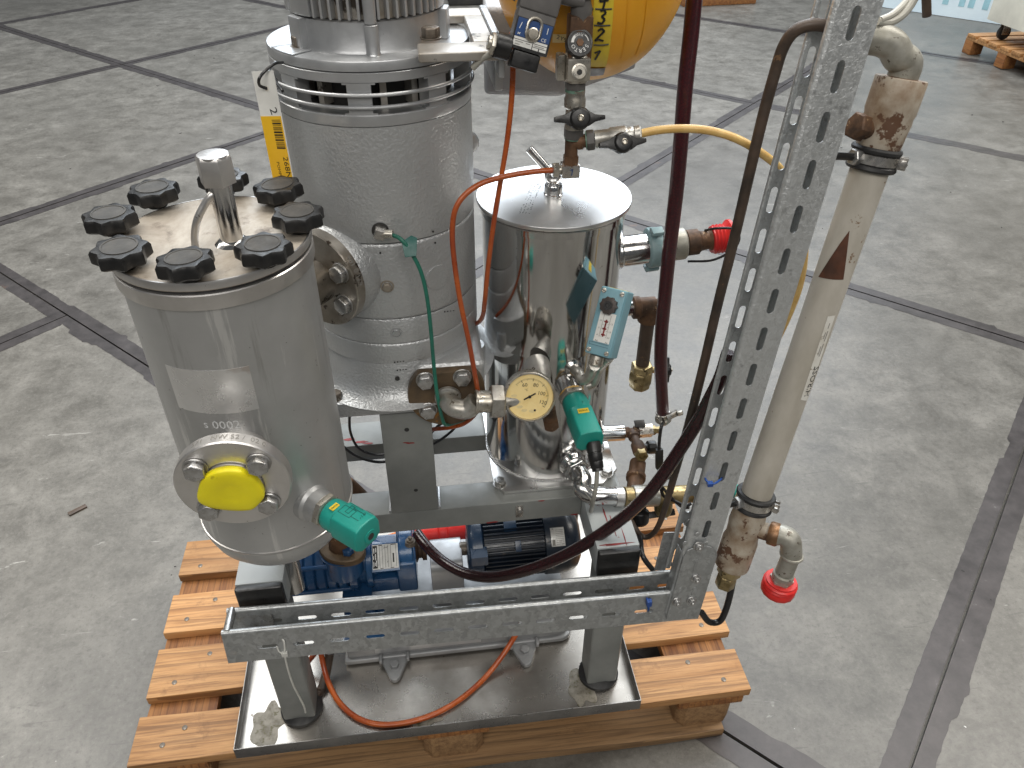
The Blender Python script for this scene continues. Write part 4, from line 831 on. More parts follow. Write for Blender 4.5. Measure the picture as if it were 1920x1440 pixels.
# middle nozzle, brown tee, drop pipe and brass ball valve
dn = thing('drain_valve', 'brown tee and drop pipe ending in a brass ball valve right of the chrome tank', 'valve', (0.9840, 0.3300, 0.8552))
a0_ = V((0.9501, 0.3300, 0.8578)); a1_ = V((0.9743, 0.3300, 0.8560)); tX = V((1.0015, 0.3300, 0.8539))
m = M(); m.cyl(V(KX + .1, KY, a0_.z), a1_, .0135, n=24); part('nozzle', m, MT['chrome_pipe'], dn)
m = M(); m.lathe(a1_ - V(.004, 0, 0), (1, 0, 0), [(.0185, 0), (.020, .001), (.020, .012), (.0175, .013), (.0175, .04)], 24); m.ball(tX + V(.002, 0, 0), .019, 20); m.lathe(tX, (0, 0, -1), [(.0175, 0), (.0190, .018), (.0190, .026), (.016, .027)], 24); part('tee', m, MT['rusty_brown'], dn)
bv = V((1.0074, 0.3300, 0.7221)); m = M(); m.cyl(tX, V(tX.x, tX.y, bv.z), .0125, n=24); part('drop_pipe', m, MT['tube_rusty'], dn)
bx_ = V(tX.x, tX.y, bv.z); m = M(); m.lathe(bx_ + V(0, 0, .004), (0, 0, -1), [(.0165, -.004), (.0195, -.002)], 6); m.hexa(bx_ + V(0, 0, -.006), bx_ + V(0, 0, .010), .0205); m.lathe(bx_ + V(0, 0, -.006), (0, 0, -1), [(.0195, 0), (.0225, .006), (.0225, .022), (.0205, .026), (.0205, .033), (.017, .038), (.012, .0385)], 8); part('valve_body', m, MT['brass'], dn, .0008)
def wing(name, parent, o, ex, ez, ln=.048, mt='plastic_black', rhub=.0125):
    f_ = frame(o, ex, ez); m = M(); m.lathe(o, ez, [(rhub * .9, 0), (rhub, .002), (rhub, .010), (rhub * .8, .0145), (.005, .0150)], 28)
    w = M(); out = [(-ln / 2, .0015), (-ln * .30, .0045), (-rhub * .8, .0085), (rhub * .8, .0085), (ln * .30, .0045), (ln / 2, .0035), (ln / 2, -.0015), (ln * .3, -.0045), (rhub * .8, -.0095), (-rhub * .8, -.0095), (-ln * .3, -.0055), (-ln / 2, -.0045)]
    w.poly(f_ @ Matrix.Translation((0, 0, .004)), out, .0075)
    m.add(w.v, w.f); p_ = part(name, m, MT[mt], parent, .0012)
    c = M(); c.lathe(o + V(ez).normalized() * .0145, ez, [(.0040, 0), (.0040, .0022), (.0030, .003), (.0018, .0018)], 16); part('handle_screw', c, MT['nickel'], p_); return p_
wh = V((1.0414, 0.3250, 0.7177)); m = M(); m.cyl(V(bx_.x + .012, bx_.y, wh.z), wh, .006, n=16); part('valve_stem', m, MT['brass'], dn); wing('wing_handle', dn, wh, (.25, .3, 1), (1, -.1, .05), .050)

# lower sampling branch: chrome stub, brown tee, small valve
lb = thing('sampling_branch', 'brown brass tee with small chrome valve on a short stub low on the tank', 'valve', (0.9403, 0.3000, 0.5949))
s0 = V((0.9330, 0.3000, 0.5944)); s1 = V((0.9721, 0.3000, 0.5929)); s2 = V((1.0573, 0.3000, 0.5919)); sx_ = (s2 - s1).normalized()
m = M(); m.cyl(s0 - sx_ * .03, s1, .0155, n=28, ch=.001); part('chrome_stub', m, MT['chrome_pipe'], lb)
m = M(); m.lathe(s1, sx_, [(.007, 0), (.0105, .001), (.0105, .010), (.008, .011), (.008, .018), (.0115, .02), (.0115, .034), (.009, .036)], 8); t_ = s1 + sx_ * .016; dv = (V((0.9866, 0.2150, 0.5977)) - t_).normalized(); dl = (V((0.9866, 0.2150, 0.5977)) - t_).length
m.lathe(t_, dv, [(.009, 0), (.0115, .006), (.0115, .018), (.0085, .020), (.0085, dl * .45), (.0125, dl * .47), (.0135, dl * .72), (.0115, dl * .78)], 16); part('tee', m, MT['rusty_brown'], lb)
m = M(); m.lathe(t_ + dv * (dl * .76), dv, [(.0125, 0), (.0125, .012), (.011, .013), (.0065, .013), (.006, .006)], 6); part('outlet_nut', m, MT['brass'], lb, .0004)
m = M(); m.bx(.028, .056, -.0105, .0105, -.0105, .0105, frame(s1, (0, 0, 0) if False else sx_, V(0, -.5, .86))); vb = part('mini_valve', m, MT['hose_clamp'], lb, .0012)
m = M(); m.lathe(s1 + sx_ * .056, sx_, [(.0095, 0), (.0095, .006), (.0068, .007), (.0068, .016), (.005, .017)], 6); part('valve_nozzle', m, MT['brass'], lb)
m = M(); m.bx(.020, .040, .004, .018, .0108, .0155, frame(s1, sx_, V(0, -.5, .86))); part('valve_lever', m, MT['plastic_black'], lb, .001)
kb_ = t_ + dv * (dl * .58); m = M(); kd = V(1, .05, -.1).normalized(); m.cyl(kb_, kb_ + kd * .022, .0075, n=16); m.lathe(kb_ + kd * .018, kd, [(.012, 0), (.013, .002), (.013, .014), (.010, .016)], 10); part('black_knob', m, MT['plastic_black'], lb, .0006)
m = M(); r0_ = V((0.9901, 0.2500, 0.5570)); r1_ = V((0.9625, 0.1750, 0.5536)); m.cyl(r0_, r0_.lerp(r1_, .45), .0155, n=20); m.lathe(r0_.lerp(r1_, .42), r1_ - r0_, [(.0185, 0), (.0185, .010), (.0145, .012), (.0145, (r1_ - r0_).length * .58)], 16); part('riser_pipe', m, MT['rusty_brown'], lb)

# low main pipe: elbow at tank, union, brass pipe to the right
lp = thing('suction_pipe', 'shiny pipe bend at the tank bottom running right into dull brass pipe', 'pipe', (0.8493, 0.2000, 0.6039))
c0 = V((0.8525, 0.2165, 0.6040)); dd = (c0 - V(KX, KY, c0.z)).normalized()
m = M(); m.lathe(c0 - dd * .01, dd, [(.0255, 0), (.0245, .012), (.0205, .018), (.0205, .024)], 32); m.hexa(c0 + dd * .012, c0 + dd * .026, .0245, .2); part('weld_socket', m, MT['chrome_pipe'], lp, .0008)
pz = V((0.8987, 0.1500, 0.5799)); q0 = c0 + dd * .02
m = M(); m.tube([q0, q0 + dd * .022 + V(0, 0, -.003), V((0.8603, 0.1600, 0.5948)), V((0.8757, 0.1520, 0.5835)), pz, V((0.9264, 0.1500, 0.5750))], .0165, 24); part('pipe_bend', m, MT['chrome_pipe'], lp)
j0 = V((0.9234, 0.1500, 0.5754)); j1 = V((0.9482, 0.1500, 0.5723)); j2 = V((0.9978, 0.1500, 0.5686)); j3 = V((1.0660, 0.1500, 0.5654)); j4 = V((1.1394, 0.1500, 0.5602))
m = M(); m.lathe(j0 - V(.004, 0, 0), j1 - j0, [(.0185, 0), (.0185, (j1 - j0).length * .55)], 28); part('pipe_sleeve', m, MT['flange_steel'], lp)
m = M(); m.lathe(j0.lerp(j1, .5), j1 - j0, [(.0165, 0), (.0175, .001), (.0175, .022)], 28); part('threaded_joint', m, MT['brass'], lp)
m = M(); m.lathe(j1 + V(.004, 0, 0), j2 - j1, [(.019, 0), (.020, .001), (.020, (j2 - j1).length * .92)], 32); part('socket', m, MT['zinc_pipe'], lp)
m = M(); m.cyl(j2 - V(.003, 0, 0), j3.lerp(j4, .3), .0165, n=28); m.lathe(j2 + V(.012, 0, -.0), (0, -.35, -1), [(.017, 0), (.0165, .030), (.012, .040)], 20); part('brass_pipe', m, MT['brass'], lp)
m = M(); m.cyl(j3.lerp(j4, .3), j4 + V(.01, 0, 0), .0135, n=24); part('green_hose_end', m, MT['teal_plastic'], lp)
m = M(); h0 = V((0.9696, 0.1500, 0.5366)); m.cyl(V(h0.x, .150, j1.z - .01), h0, .011, n=18); m.lathe(h0, (0, -.3, -1), [(.012, 0), (.017, .004), (.017, .024), (.013, .03)], 20); m.bx(0, .055, -.006, .006, -.005, .005, frame(h0 + V(.01, -.006, -.012), (1, 0, .06), (0, -.6, .8))); part('shutoff_lever', m, MT['plastic_black'], lp, .0015)
m = M(); m.tube([(1.0114, 0.1280, 0.6394), (0.9929, 0.1240, 0.6264), (0.9985, 0.1260, 0.5939), (1.0155, 0.1180, 0.5865), (1.0316, 0.1000, 0.5896), (1.0416, 0.1000, 0.5936)], .0030, 10); m.tube([(0.9930, 0.1260, 0.6155), (1.0113, 0.1200, 0.5930), (1.0289, 0.1080, 0.5791), (1.0392, 0.1000, 0.5833)], .0028, 8); solo('cable_tie', 'black cable tie bundle round the dull brass pipe', 'cable tie', m, MT['cable_black'], (0.9985, 0.1260, 0.5939))

# ================================================================ BRACKET AND TERMINAL BOX BESIDE THE MOTOR
bk = thing('mounting_bracket', 'silver U-shaped bracket bolted on the pump flange beside the grey box', 'bracket', (.69, .25, 1.33))
m = M(); m.bx(.622, .716, .152, .200, 1.3225, 1.3335); m.bx(.664, .716, .345, .392, 1.3225, 1.3335); m.bx(.690, .716, .2002, .3448, 1.3225, 1.3335); part('bracket_frame', m, MT['silver_brown'], bk, .003, 3)
m = M(); m.bx(.7165, .727, .205, .402, 1.272, 1.335); m.bx(.7165, .724, .160, .204, 1.300, 1.3335); part('bracket_plate', m, MT['silver_smooth'], bk, .003, 3)
tbx = thing('terminal_box', 'rough grey cast box behind the yellow container', 'junction box', (.86, .5, 1.2))
BL = V((0.7232, 0.4139, 1.2050)); BMx = V((0.8388, 0.3895, 1.2050)); BR_ = V((0.9944, 0.5282, 1.2050))
ba1 = BL + V(.02, .20, 0); m = M(); m.prism([BL, BMx, BR_, BR_ + V(-.10, .12, 0), ba1], V(0, 0, .125)); part('box_body', m, MT['box_grey'], tbx, .010, 4)

# ================================================================ YELLOW CONTAINER WITH SCALE
EC = V(.851, .29, 1.413); ER_, EZ_ = .126, .151
yc = thing('yellow_container', 'round-bottomed yellow plastic container with a handwritten number scale', 'container', EC)
m = M(); prf = [(1e-5, -EZ_)] + [(ER_ * math.sin(math.pi * i / 40), -EZ_ * math.cos(math.pi * i / 40)) for i in range(1, 36)] + [(.03, EZ_ * .985), (.03, EZ_ + .02), (.026, EZ_ + .02)]
m.lathe(EC, UP, prf, 96); part('container_body', m, MT['tank_yellow'], yc, ang=50)
def ell_quad(c4, off=.0007, n=8):                       # patch hugging the container, from its four corners
    a, b, c, d_ = [V(x) for x in c4]; m = M(); vs_ = []
    for i in range(n + 1):
        for j in range(n + 1):
            s_, t = i / n, j / n; q_ = (a.lerp(b, s_)).lerp(d_.lerp(c, s_), t) - EC; k_ = math.sqrt((q_.x / ER_) ** 2 + (q_.y / ER_) ** 2 + (q_.z / EZ_) ** 2); nn = V(q_.x / ER_ ** 2, q_.y / ER_ ** 2, q_.z / EZ_ ** 2).normalized(); vs_.append(EC + q_ / k_ + nn * off)
    return m.add(vs_, [(i * (n + 1) + j, (i + 1) * (n + 1) + j, (i + 1) * (n + 1) + j + 1, i * (n + 1) + j + 1) for i in range(n) for j in range(n)])
sc_ = part('scale_tape', ell_quad(((0.8377, 0.2096, 1.2979), (0.8600, 0.2097, 1.2972), (0.8500, 0.1640, 1.4159), (0.8288, 0.1660, 1.4159))), MT['tape_yellow'], yc)
part('tape_end', ell_quad(((0.8401, 0.2292, 1.2814), (0.8617, 0.2276, 1.2825), (0.8598, 0.2115, 1.2954), (0.8382, 0.2113, 1.2961)), .0011), MT['coil_grey'], sc_)
for i, (a, b) in enumerate((((0.8366, 0.1859, 1.3296), (0.8550, 0.1848, 1.3300)), ((0.8333, 0.1754, 1.3541), (0.8525, 0.1741, 1.3539)), ((0.8321, 0.1700, 1.3729), (0.8516, 0.1686, 1.3728)))):
    m = M(); m.tube([V(a) + (V(a) - EC).normalized() * .0008, (V(a).lerp(V(b), .5) - EC) * 1.012 + EC, V(b) + (V(b) - EC).normalized() * .0008], .0009, 6); part('scale_line', m, MT['print_black'], sc_)
def ell_frame(pt, off=.0012):
    q_ = V(pt) - EC; nn = V(q_.x / ER_ ** 2, q_.y / ER_ ** 2, q_.z / EZ_ ** 2).normalized(); return frame(V(pt) + nn * off, V(1, 0, 0).cross(nn) if False else (1, .25, .04), nn)
hand = {'1': [(-.25, .2, .12, .5), (.12, .5, 0, -.5)], '2': [(-.25, .28, -.05, .5), (-.05, .5, .2, .3), (.2, .3, -.1, -.15), (-.1, -.15, -.3, -.5), (-.3, -.5, -.05, -.38), (-.05, -.38, .3, -.46)], '3': [(-.2, .42, .05, .5), (.05, .5, .2, .28), (.2, .28, -.05, .05), (-.05, .05, .2, -.15), (.2, -.15, .05, -.45), (.05, -.45, -.28, -.4)], '4': [(-.08, .5, -.28, .0), (-.28, .0, .32, .1), (.1, .3, .0, -.5)]}
for dg_, pt, s_ in (('1', (0.8434, 0.1939, 1.3157), .0165), ('2', (0.8427, 0.1788, 1.3427), .0175), ('3', (0.8414, 0.1713, 1.3638), .0175), ('4', (0.8410, 0.1672, 1.3813), .0175)):
    part('scale_number', strokes(M(), ell_frame(pt) @ Matrix.Scale(s_, 4), hand[dg_], .14, .03), MT['print_black'], sc_)
m = M()
for pt in ((0.8291, 0.1707, 1.3723), (0.8290, 0.1765, 1.3530)): m.ball(pt, .0014, 8)
part('pen_dots', m, MT['print_black'], yc)['kind'] = 'stuff'
sl_ = part('marking_label', ell_quad(((0.7891, 0.2057, 1.3288), (0.8051, 0.1948, 1.3309), (0.8041, 0.1892, 1.3419), (0.7882, 0.1992, 1.3401))), MT['dial_cream'], yc)
part('label_print', text('2Y9', ell_frame((0.7989, 0.1950, 1.3359)), .0085), MT['coil_grey'], sl_)
part('ridge', ell_quad(((0.8974, 0.2126, 1.3076), (0.9002, 0.2150, 1.3070), (0.8936, 0.1721, 1.3974), (0.8914, 0.1714, 1.3975)), .0009), MT['tank_yellow'], yc)
part('ridge', ell_quad(((0.8770, 0.2054, 1.3055), (0.8786, 0.2061, 1.3053), (0.8682, 0.1657, 1.3989), (0.8669, 0.1656, 1.3990)), .0009), MT['tank_yellow'], yc)

# ================================================================ FITTING STACK UNDER THE CONTAINER
YV = .165
st = thing('valve_stack', 'vertical stack of fittings with black dial knob and two black-handled valves', 'valve', (0.8118, 0.1650, 1.2813))
k0 = V((0.8129, 0.1650, 1.4001)); k1 = V((0.8125, 0.1650, 1.3640))
X0 = V((0.8117, 0.1650, 1.3078)).x
def at_z(u_): return V(X0, YV, V(u_).z)
zk = (0.8131, 0.1550, 1.3405)[2]; zb = (0.8107, 0.1600, 1.3091)[2]
m = M(); m.lathe((X0 + .003, YV, zk + .022), UP, [(.012, 0), (.013, .012), (.0105, .020), (.0105, .022), (.0122, .023), (.0122, .042), (.0105, .044), (.0105, .10)], 24); part('inlet_connector', m, MT['coil_grey'], st)
m = M(); m.cyl((X0 + .003, YV, zk + .020), (X0 + .003, YV, zk + .0235), .0118, n=20); part('seal_ring', m, MT['cream_tube'], st)
m = M(); m.bx(-.014, .014, -.012, .012, zk - .030, zk + .028, Matrix.Translation((X0 + .002, YV, 0))); part('needle_valve', m, MT['rusty_brown'], st, .003)
KN = V((0.8114, 0.1470, 1.3418)); kn_ = V(-.02, -.92, .38).normalized(); kf = frame(KN, (1, 0, 0), kn_)
m = M(); m.lathe(KN - kn_ * .016, kn_, [(.0155, 0), (.0158, .012), (.0148, .0150), (.0125, .0150), (.0122, .0142), (.0048, .0142)], 48); dk = part('dial_knob', m, MT['plastic_black'], st)
m = M(); m.hexa(KN - kn_ * .003, KN - kn_ * .0004, .0046); part('knob_screw', m, MT['rusty_brown'], dk)
def ringtext(s, fr4, r, a0, step, size, flip=False):
    out = []
    for i, c_ in enumerate(s):
        a = R(a0 + i * step); out.append(text(c_, fr4 @ Matrix.Translation((r * math.sin(a), r * math.cos(a), 0)) @ Matrix.Rotation(-a + (math.pi if flip else 0), 4, 'Z'), size, .0002))
    return merge(*out)
kf1 = frame(KN - kn_ * .0016, (1, 0, 0), kn_)
part('knob_lettering', ringtext('SERTO', kf1, .0088, 118, 31, .0062), MT['print_white'], dk); part('knob_lettering', ringtext('71100', kf1, .0090, 22, -13, .0044, True), MT['print_white'], dk)
m = M(); arc = lambda a0_, a1_, r0, r1: [(r0 * math.sin(R(a0_ + (a1_ - a0_) * i / 8)), r0 * math.cos(R(a0_ + (a1_ - a0_) * i / 8))) for i in range(9)] + [(r1 * math.sin(R(a1_ - (a1_ - a0_) * i / 8)), r1 * math.cos(R(a1_ - (a1_ - a0_) * i / 8))) for i in range(9)]
m.poly(kf1, arc(-88, -38, .0105, .0074), .0003); m.poly(kf1, arc(35, 82, .0104, .0096), .0003); part('adjusting_scale', m, MT['print_white'], dk)
m = M(); m.hexa((X0 + .001, YV, zb - .016), (X0 + .001, YV, zb + .017), .0175, .5); m.bx(-.014, .014, -.018, .0, zb - .012, zb + .014, Matrix.Translation((X0, YV, 0))); hb_ = part('hex_block', m, MT['nickel'], st, .002)
nb = V(X0, YV - .0182, zb - .001); m = M(); m.lathe(nb, (0, -.95, .3), [(.0095, 0), (.0095, .003), (.0075, .0036), (.0075, .0026), (.0035, .0026), (.003, .001)], 28); part('socket_screw', m, MT['nickel'], hb_)
m = M(); m.cyl(nb + V(0, -.0026, .0004), nb + V(0, -.0032, .0006), .0030, n=12); part('screw_recess', m, MT['inner_dark'], hb_)
m = M(); m.bx(-.024, -.0145, -.006, .010, zb - .014, zb + .016, Matrix.Translation((X0, YV, 0))); part('side_nut', m, MT['nickel'], hb_, .002)
def zz(v, y=.165): return
z1 = (0.8114, 0.1650, 1.2889)[2]; z2 = (0.8127, 0.1650, 1.2644)[2]; z3 = (0.8149, 0.1650, 1.2504)[2]; z4 = (0.8129, 0.1650, 1.2349)[2]; z5 = (0.8120, 0.1650, 1.2268)[2]; z6 = (0.8084, 0.1650, 1.2159)[2]; z7 = (0.8095, 0.1650, 1.1932)[2]; z8 = (0.8101, 0.1650, 1.1802)[2]
m = M(); m.hexa((X0, YV, z1 - .005), (X0, YV, z1 + .007), .0135); part('lock_nut', m, MT['coil_grey'], st, .0006)
m = M(); m.lathe((X0, YV, z1 - .0052), (0, 0, -1), [(.0118, 0), (.0122, .003)], 24); part('green_patina', m, MT['patina'], st)
XB = V((0.8135, 0.1650, 1.2504)).x
m = M(); m.lathe((XB - .001, YV, z1 - .006), (0, 0, -1), [(.0122, 0), (.0122, z1 - .006 - z2 - .010), (.0135, z1 - .006 - z2 - .008), (.0135, z1 - .006 - z2 + .002), (.0110, z1 - .006 - z2 + .005), (.0118, z1 - z4 - .006)], 24); part('valve_body', m, MT['nickel'], st)
wing('wing_handle', st, V(XB + .002, YV - .0115, z3), (1, 0, -.03), (0, -.93, .36), .064, rhub=.0140)
XT = V((0.8109, 0.1650, 1.2199)).x
m = M(); m.hexa((XT + .002, YV, z5 - .004), (XT + .002, YV, z5 + .009), .0132); part('lock_nut', m, MT['coil_grey'], st, .0006); m = M(); m.cyl((XT + .002, YV, z5 - .0055), (XT + .002, YV, z5 - .0042), .0115, n=20); part('green_patina', m, MT['patina'], st)
R1 = V((0.8315, 0.1600, 1.2201)); R2 = V((0.8531, 0.1550, 1.2244)); R3 = V((0.8932, 0.1500, 1.2286)); R4 = V((0.9043, 0.1500, 1.2295)); TC = V(XT, YV, z6)
m = M(); m.cyl((XT, YV, z5 - .004), (XT, YV, z7), .0085, n=20); m.lathe((XT, YV, z7 + .006), (0, 0, -1), [(.0105, 0), (.0105, .018)], 6); m.cyl(TC, R1, .0085, n=20); m.lathe(TC.lerp(R1, .35), R1 - TC, [(.0102, 0), (.0102, (R1 - TC).length * .3)], 16); part('brass_tee', m, MT['rusty_brown'], st)
rd_ = (R3 - R1).normalized()
m = M(); m.hexa(R1 - rd_ * .002, R1 + rd_ * .008, .0130); part('lock_nut', m, MT['coil_grey'], st, .0006); m = M(); m.cyl(R1 - rd_ * .0035, R1 - rd_ * .0022, .0115, n=20); part('green_patina', m, MT['patina'], st)
LR = (R3 - R1).length
m = M(); m.lathe(R1 + rd_ * .0085, rd_, [(.0112, 0), (.0112, LR * .28), (.0128, LR * .32), (.0128, LR * .62), (.0110, LR * .66), (.0112, LR * .74), (.0100, LR * .78), (.0112, LR * .80), (.0112, LR * .90), (.009, LR * .91)], 24); part('branch_valve_body', m, MT['zinc_pipe'], st)
wing('wing_handle', st, V((0.8674, 0.1360, 1.2223)), (1, 0, .04), (.1, -.86, .5), .062, rhub=.0130)
m = M(); m.hexa(R1 + rd_ * (LR * .93), R1 + rd_ * (LR * .93 + .009), .0105); part('hose_nut', m, MT['zinc_pipe'], st, .0005)
m = M(); m.bx(-.0125, .0115, -.0105, .0105, -.0085, .0085, Matrix.Translation((XT, YV, z8))); el_ = part('push_elbow', m, MT['zinc_pipe'], st, .002); el_.data.materials[0] = MT['hose_clamp']
part('pen_mark', strokes(M(), frame((XT, YV - .0108, z8), (1, 0, 0), (0, -1, 0)), [(-.002, .003, .001, .0045), (.001, .0045, .0, -.004)], .001), MT['label_blue'], el_)
N0 = V(XT - .0125, YV, z8); N1 = V((0.7873, 0.1650, 1.1806)); m = M(); m.cyl(N0, N0.lerp(N1, .3), .0062, n=18); m.hexa(N0.lerp(N1, .3), N1, .0105, .4); part('hose_nut', m, MT['nickel'], st, .0006)

# orange tubes
m = M(); m.tube([N1 + V(.004, 0, 0), (0.7619, 0.1650, 1.1796), (0.7265, 0.1630, 1.1763), (0.6941, 0.1550, 1.1718), (0.6703, 0.1480, 1.1599), (0.6560, 0.1420, 1.1412), (0.6509, 0.1380, 1.1094), (0.6523, 0.1350, 1.0634), (0.6580, 0.1330, 1.0054), (0.6672, 0.1320, 0.9425), (0.6744, 0.1340, 0.8830), (0.6795, 0.1500, 0.8297), (0.6777, 0.1700, 0.7796), (0.6600, 0.1900, 0.7413), (0.6372, 0.2100, 0.7176), (0.6064, 0.2400, 0.6908)], .0037, 12)
solo('pneumatic_tube', 'orange tube curving from the lower elbow over the pump and down past the rusty flange', 'tube', m, MT['orange_tube'], N1)
m = M(); m.tube([(0.7377, 0.2000, 1.3430), (0.7385, 0.1950, 1.3072), (0.7360, 0.1900, 1.2635), (0.7292, 0.1850, 1.2107), (0.7192, 0.1800, 1.1550), (0.7092, 0.1800, 1.0935), (0.7013, 0.1850, 1.0246), (0.6979, 0.2000, 0.9669), (0.6969, 0.2300, 0.9229), (0.6923, 0.2700, 0.8852), (0.6809, 0.3100, 0.8576), (0.6731, 0.3600, 0.8309)], .0036, 12)
solo('pneumatic_tube', 'straight orange tube dropping from the solenoid coil past the chrome tank', 'tube', m, MT['orange_tube'], (0.7377, 0.2000, 1.3430))
m = M(); m.tube([R1 + rd_ * (LR * .96), (0.9193, 0.1480, 1.2337), (0.9531, 0.1450, 1.2353), (0.9871, 0.1400, 1.2323), (1.0226, 0.1350, 1.2215), (1.0565, 0.1300, 1.2030), (1.0872, 0.1300, 1.1793), (1.1135, 0.1250, 1.1428), (1.1358, 0.1250, 1.0947), (1.1446, 0.1200, 1.0555), (1.1477, 0.1180, 1.0091), (1.1407, 0.1150, 0.9598), (1.1264, 0.1120, 0.8979), (1.1052, 0.1000, 0.8055), (1.0815, 0.0850, 0.6960), (1.0731, 0.0750, 0.5942)], .0054, 12)
solo('cream_tube', 'cream yellowish tube arching right behind the perforated channel', 'tube', m, MT['cream_tube'], R4)

# solenoid coil
SV = V((0.7475, 0.1350, 1.3549)); su = V((0.7566, 0.1350, 1.3858)) - V((0.7435, 0.1350, 1.3343)); su.normalize(); sr = V((0.7727, 0.1350, 1.3381)) - V((0.7322, 0.1350, 1.3507)); sr.normalize(); snn = sr.cross(su); snn = snn if snn.y < 0 else -snn; snn = (snn + V(0, 0, .25)).normalized()
sv = thing('solenoid_valve', 'black solenoid coil with blue label hanging in front of the yellow container', 'solenoid valve', SV)
SV = V((0.7530, 0.1350, 1.3559)); sf = frame(SV, sr, snn) @ Matrix.Scale(.84, 4)
m = M(); m.bx(-.026, .027, -.024, .027, -.040, 0, sf); m.bx(-.0265, .0275, .026, .075, -.040, .001, sf); part('coil_body', m, MT['coil_grey'], sv, .003, 3)
m = M(); m.bx(-.0255, .0265, -.0245, .0155, .0002, .0012, sf); fp = part('front_plate', m, MT['plastic_black'], sv)
m = M(); m.bx(-.0235, .0245, -.0085, .0145, .0013, .0018, sf); lbp = part('blue_label', m, MT['label_blue'], sv)
m = M(); tor = []
for i in range(28):
    t = 2 * math.pi * i / 28; tor.append(sf @ V(.0095 * math.cos(t), .003 + .0095 * math.sin(t) + (.006 if math.sin(t) > 0 else -.003), .003))
m.tube(tor + [tor[0]], .0019, 8, smooth=False); part('coil_clip', m, MT['nickel'], sv)
m = M(); m.lathe(sf @ V(0, -.001, .0015), snn, [(.0065, 0), (.0065, .004), (.0052, .005), (.003, .005)], 20); part('coil_nut', m, MT['nickel'], sv)
for x0_, x1_, y0_, y1_ in ((-.0235, .0235, -.0122, -.0092), (-.0235, .003, -.0205, -.0130), (.004, .0235, -.0165, -.0130), (.004, .0125, -.0205, -.0172), (.0140, .0235, -.0205, -.0172)):
    m = M(); m.bx(x0_, x1_, y0_, y1_, .0013, .0017, sf); part('rating_field', m, MT['label_white'], lbp)
lf_ = sf @ Matrix.Translation((0, 0, .0018))
part('label_print', strokes(M(), lf_, [(-.021, -.0150, -.010, -.0150), (-.006, -.0150, .0, -.0150), (-.021, -.0185, -.014, -.0185), (.006, -.0148, .020, -.0148)], .0009), MT['print_grey'], lbp)
part('label_logo', merge(text('CE', lf_ @ Matrix.Translation((.0165, -.0055, .0001)), .0062), strokes(M(), lf_ @ Matrix.Translation((-.0185, 0, 0)), [(-.002, -.006, .002, -.004), (-.0015, -.004, .0015, -.006), (-.001, .001, .001, .009), (.0375, .003, .0375, .011)], .0009)), MT['print_white'], lbp)
m = M(); m.bx(-.0195, .0195, -.048, -.0246, -.036, -.002, sf); part('plug_base', m, MT['plastic_black'], sv, .003, 3)
cg0 = sf @ V(-.024, -.026, -.012); cg1 = sf @ V(-.046, -.0265, -.010); m = M(); m.cyl(cg0, cg1, .0145, n=28, ch=.001); part('gland_housing', m, MT['plastic_black'], sv)
gdv = (cg1 - cg0).normalized(); m = M(); m.hexa(cg1, cg1 + gdv * .005, .0128); m.cyl(cg1 + gdv * .004, cg1 + gdv * .008, .008, n=18); part('gland_nut', m, MT['nickel'], sv, .0004)
m = M(); m.tube([cg1 + gdv * .004, (0.7092, 0.1500, 1.3333), (0.6971, 0.1550, 1.3253), (0.6860, 0.1620, 1.3130)], .0038, 12); solo('grey_cable', 'cut-off pale cable end sticking out of the solenoid gland', 'cable', m, MT['cable_grey'], cg1)
m = M(); m.cyl(sf @ V(-.028, .045, -.02), sf @ V(-.044, .05, -.02), .012, n=6); m.cyl(sf @ V(.028, .055, -.02), sf @ V(.060, .058, -.02), .008, n=16); part('side_fitting', m, MT['coil_grey'], sv, .0006)

# paper tag on the motor
TG = V((0.4389, 0.1600, 1.2549))
tg = thing('paper_tag', 'white and orange barcode tag reading 268N29 hanging beside the silver pump', 'tag', TG)
q0, q1, q2, q3 = V((0.4203, 0.2150, 1.3060)), V((0.4509, 0.1950, 1.3055)), V((0.4545, 0.1670, 1.1774)), V((0.4270, 0.1870, 1.1655))
ex = ((q1 + q2) - (q0 + q3)).normalized(); ey = ((q0 + q1) / 2 - (q2 + q3) / 2); LT = ey.length; ey.normalize(); en = ex.cross(ey).normalized(); WT = (q1 - q0).length * .97
q4 = frame((q0 + q1 + q2 + q3) / 4, ex, en)
def yy_(v0): return LT / 2 - LT * v0
m = M(); m.bx(-WT / 2, WT / 2, yy_(1.06), yy_(0), 0, .0006, q4); part('tag_card', m, MT['label_white'], tg)
m = M(); m.bx(-WT / 2, WT / 2 - .0015, yy_(1.06), yy_(.378), .00061, .0008, q4); part('orange_field', m, MT['tag_orange'], tg)
m = M(); q = random.Random(3); y_ = yy_(.41)
while y_ > yy_(.655):
    w_ = q.choice((.0007, .0007, .0012, .0018)); m.bx(WT * .0, WT * .40, y_ - w_, y_, .0008, .00095, q4); y_ -= w_ + q.choice((.0006, .0009, .0013))
part('barcode', m, MT['print_black'], tg)
rot = Matrix.Rotation(R(-90), 4, 'Z')
for k_ in (text('268N29', q4 @ Matrix.Translation((WT * .30, yy_(.875), .0006)) @ rot, .0115, sx=1.05), text('2', q4 @ Matrix.Translation((WT * .16, yy_(.335), .0004)) @ Matrix.Rotation(R(-80), 4, 'Z'), .017), text('POMPEN', q4 @ Matrix.Translation((-WT * .10, yy_(.87), .0006)) @ rot, .0065)): part('tag_lettering', k_, MT['print_black'], tg)
m = M(); m.lathe(q4 @ V(.002, yy_(.145), .0006), en, [(.0035, 0), (.0035, .0002), (.0018, .0002)], 16); part('tag_eyelet', m, MT['label_dirty'], tg)
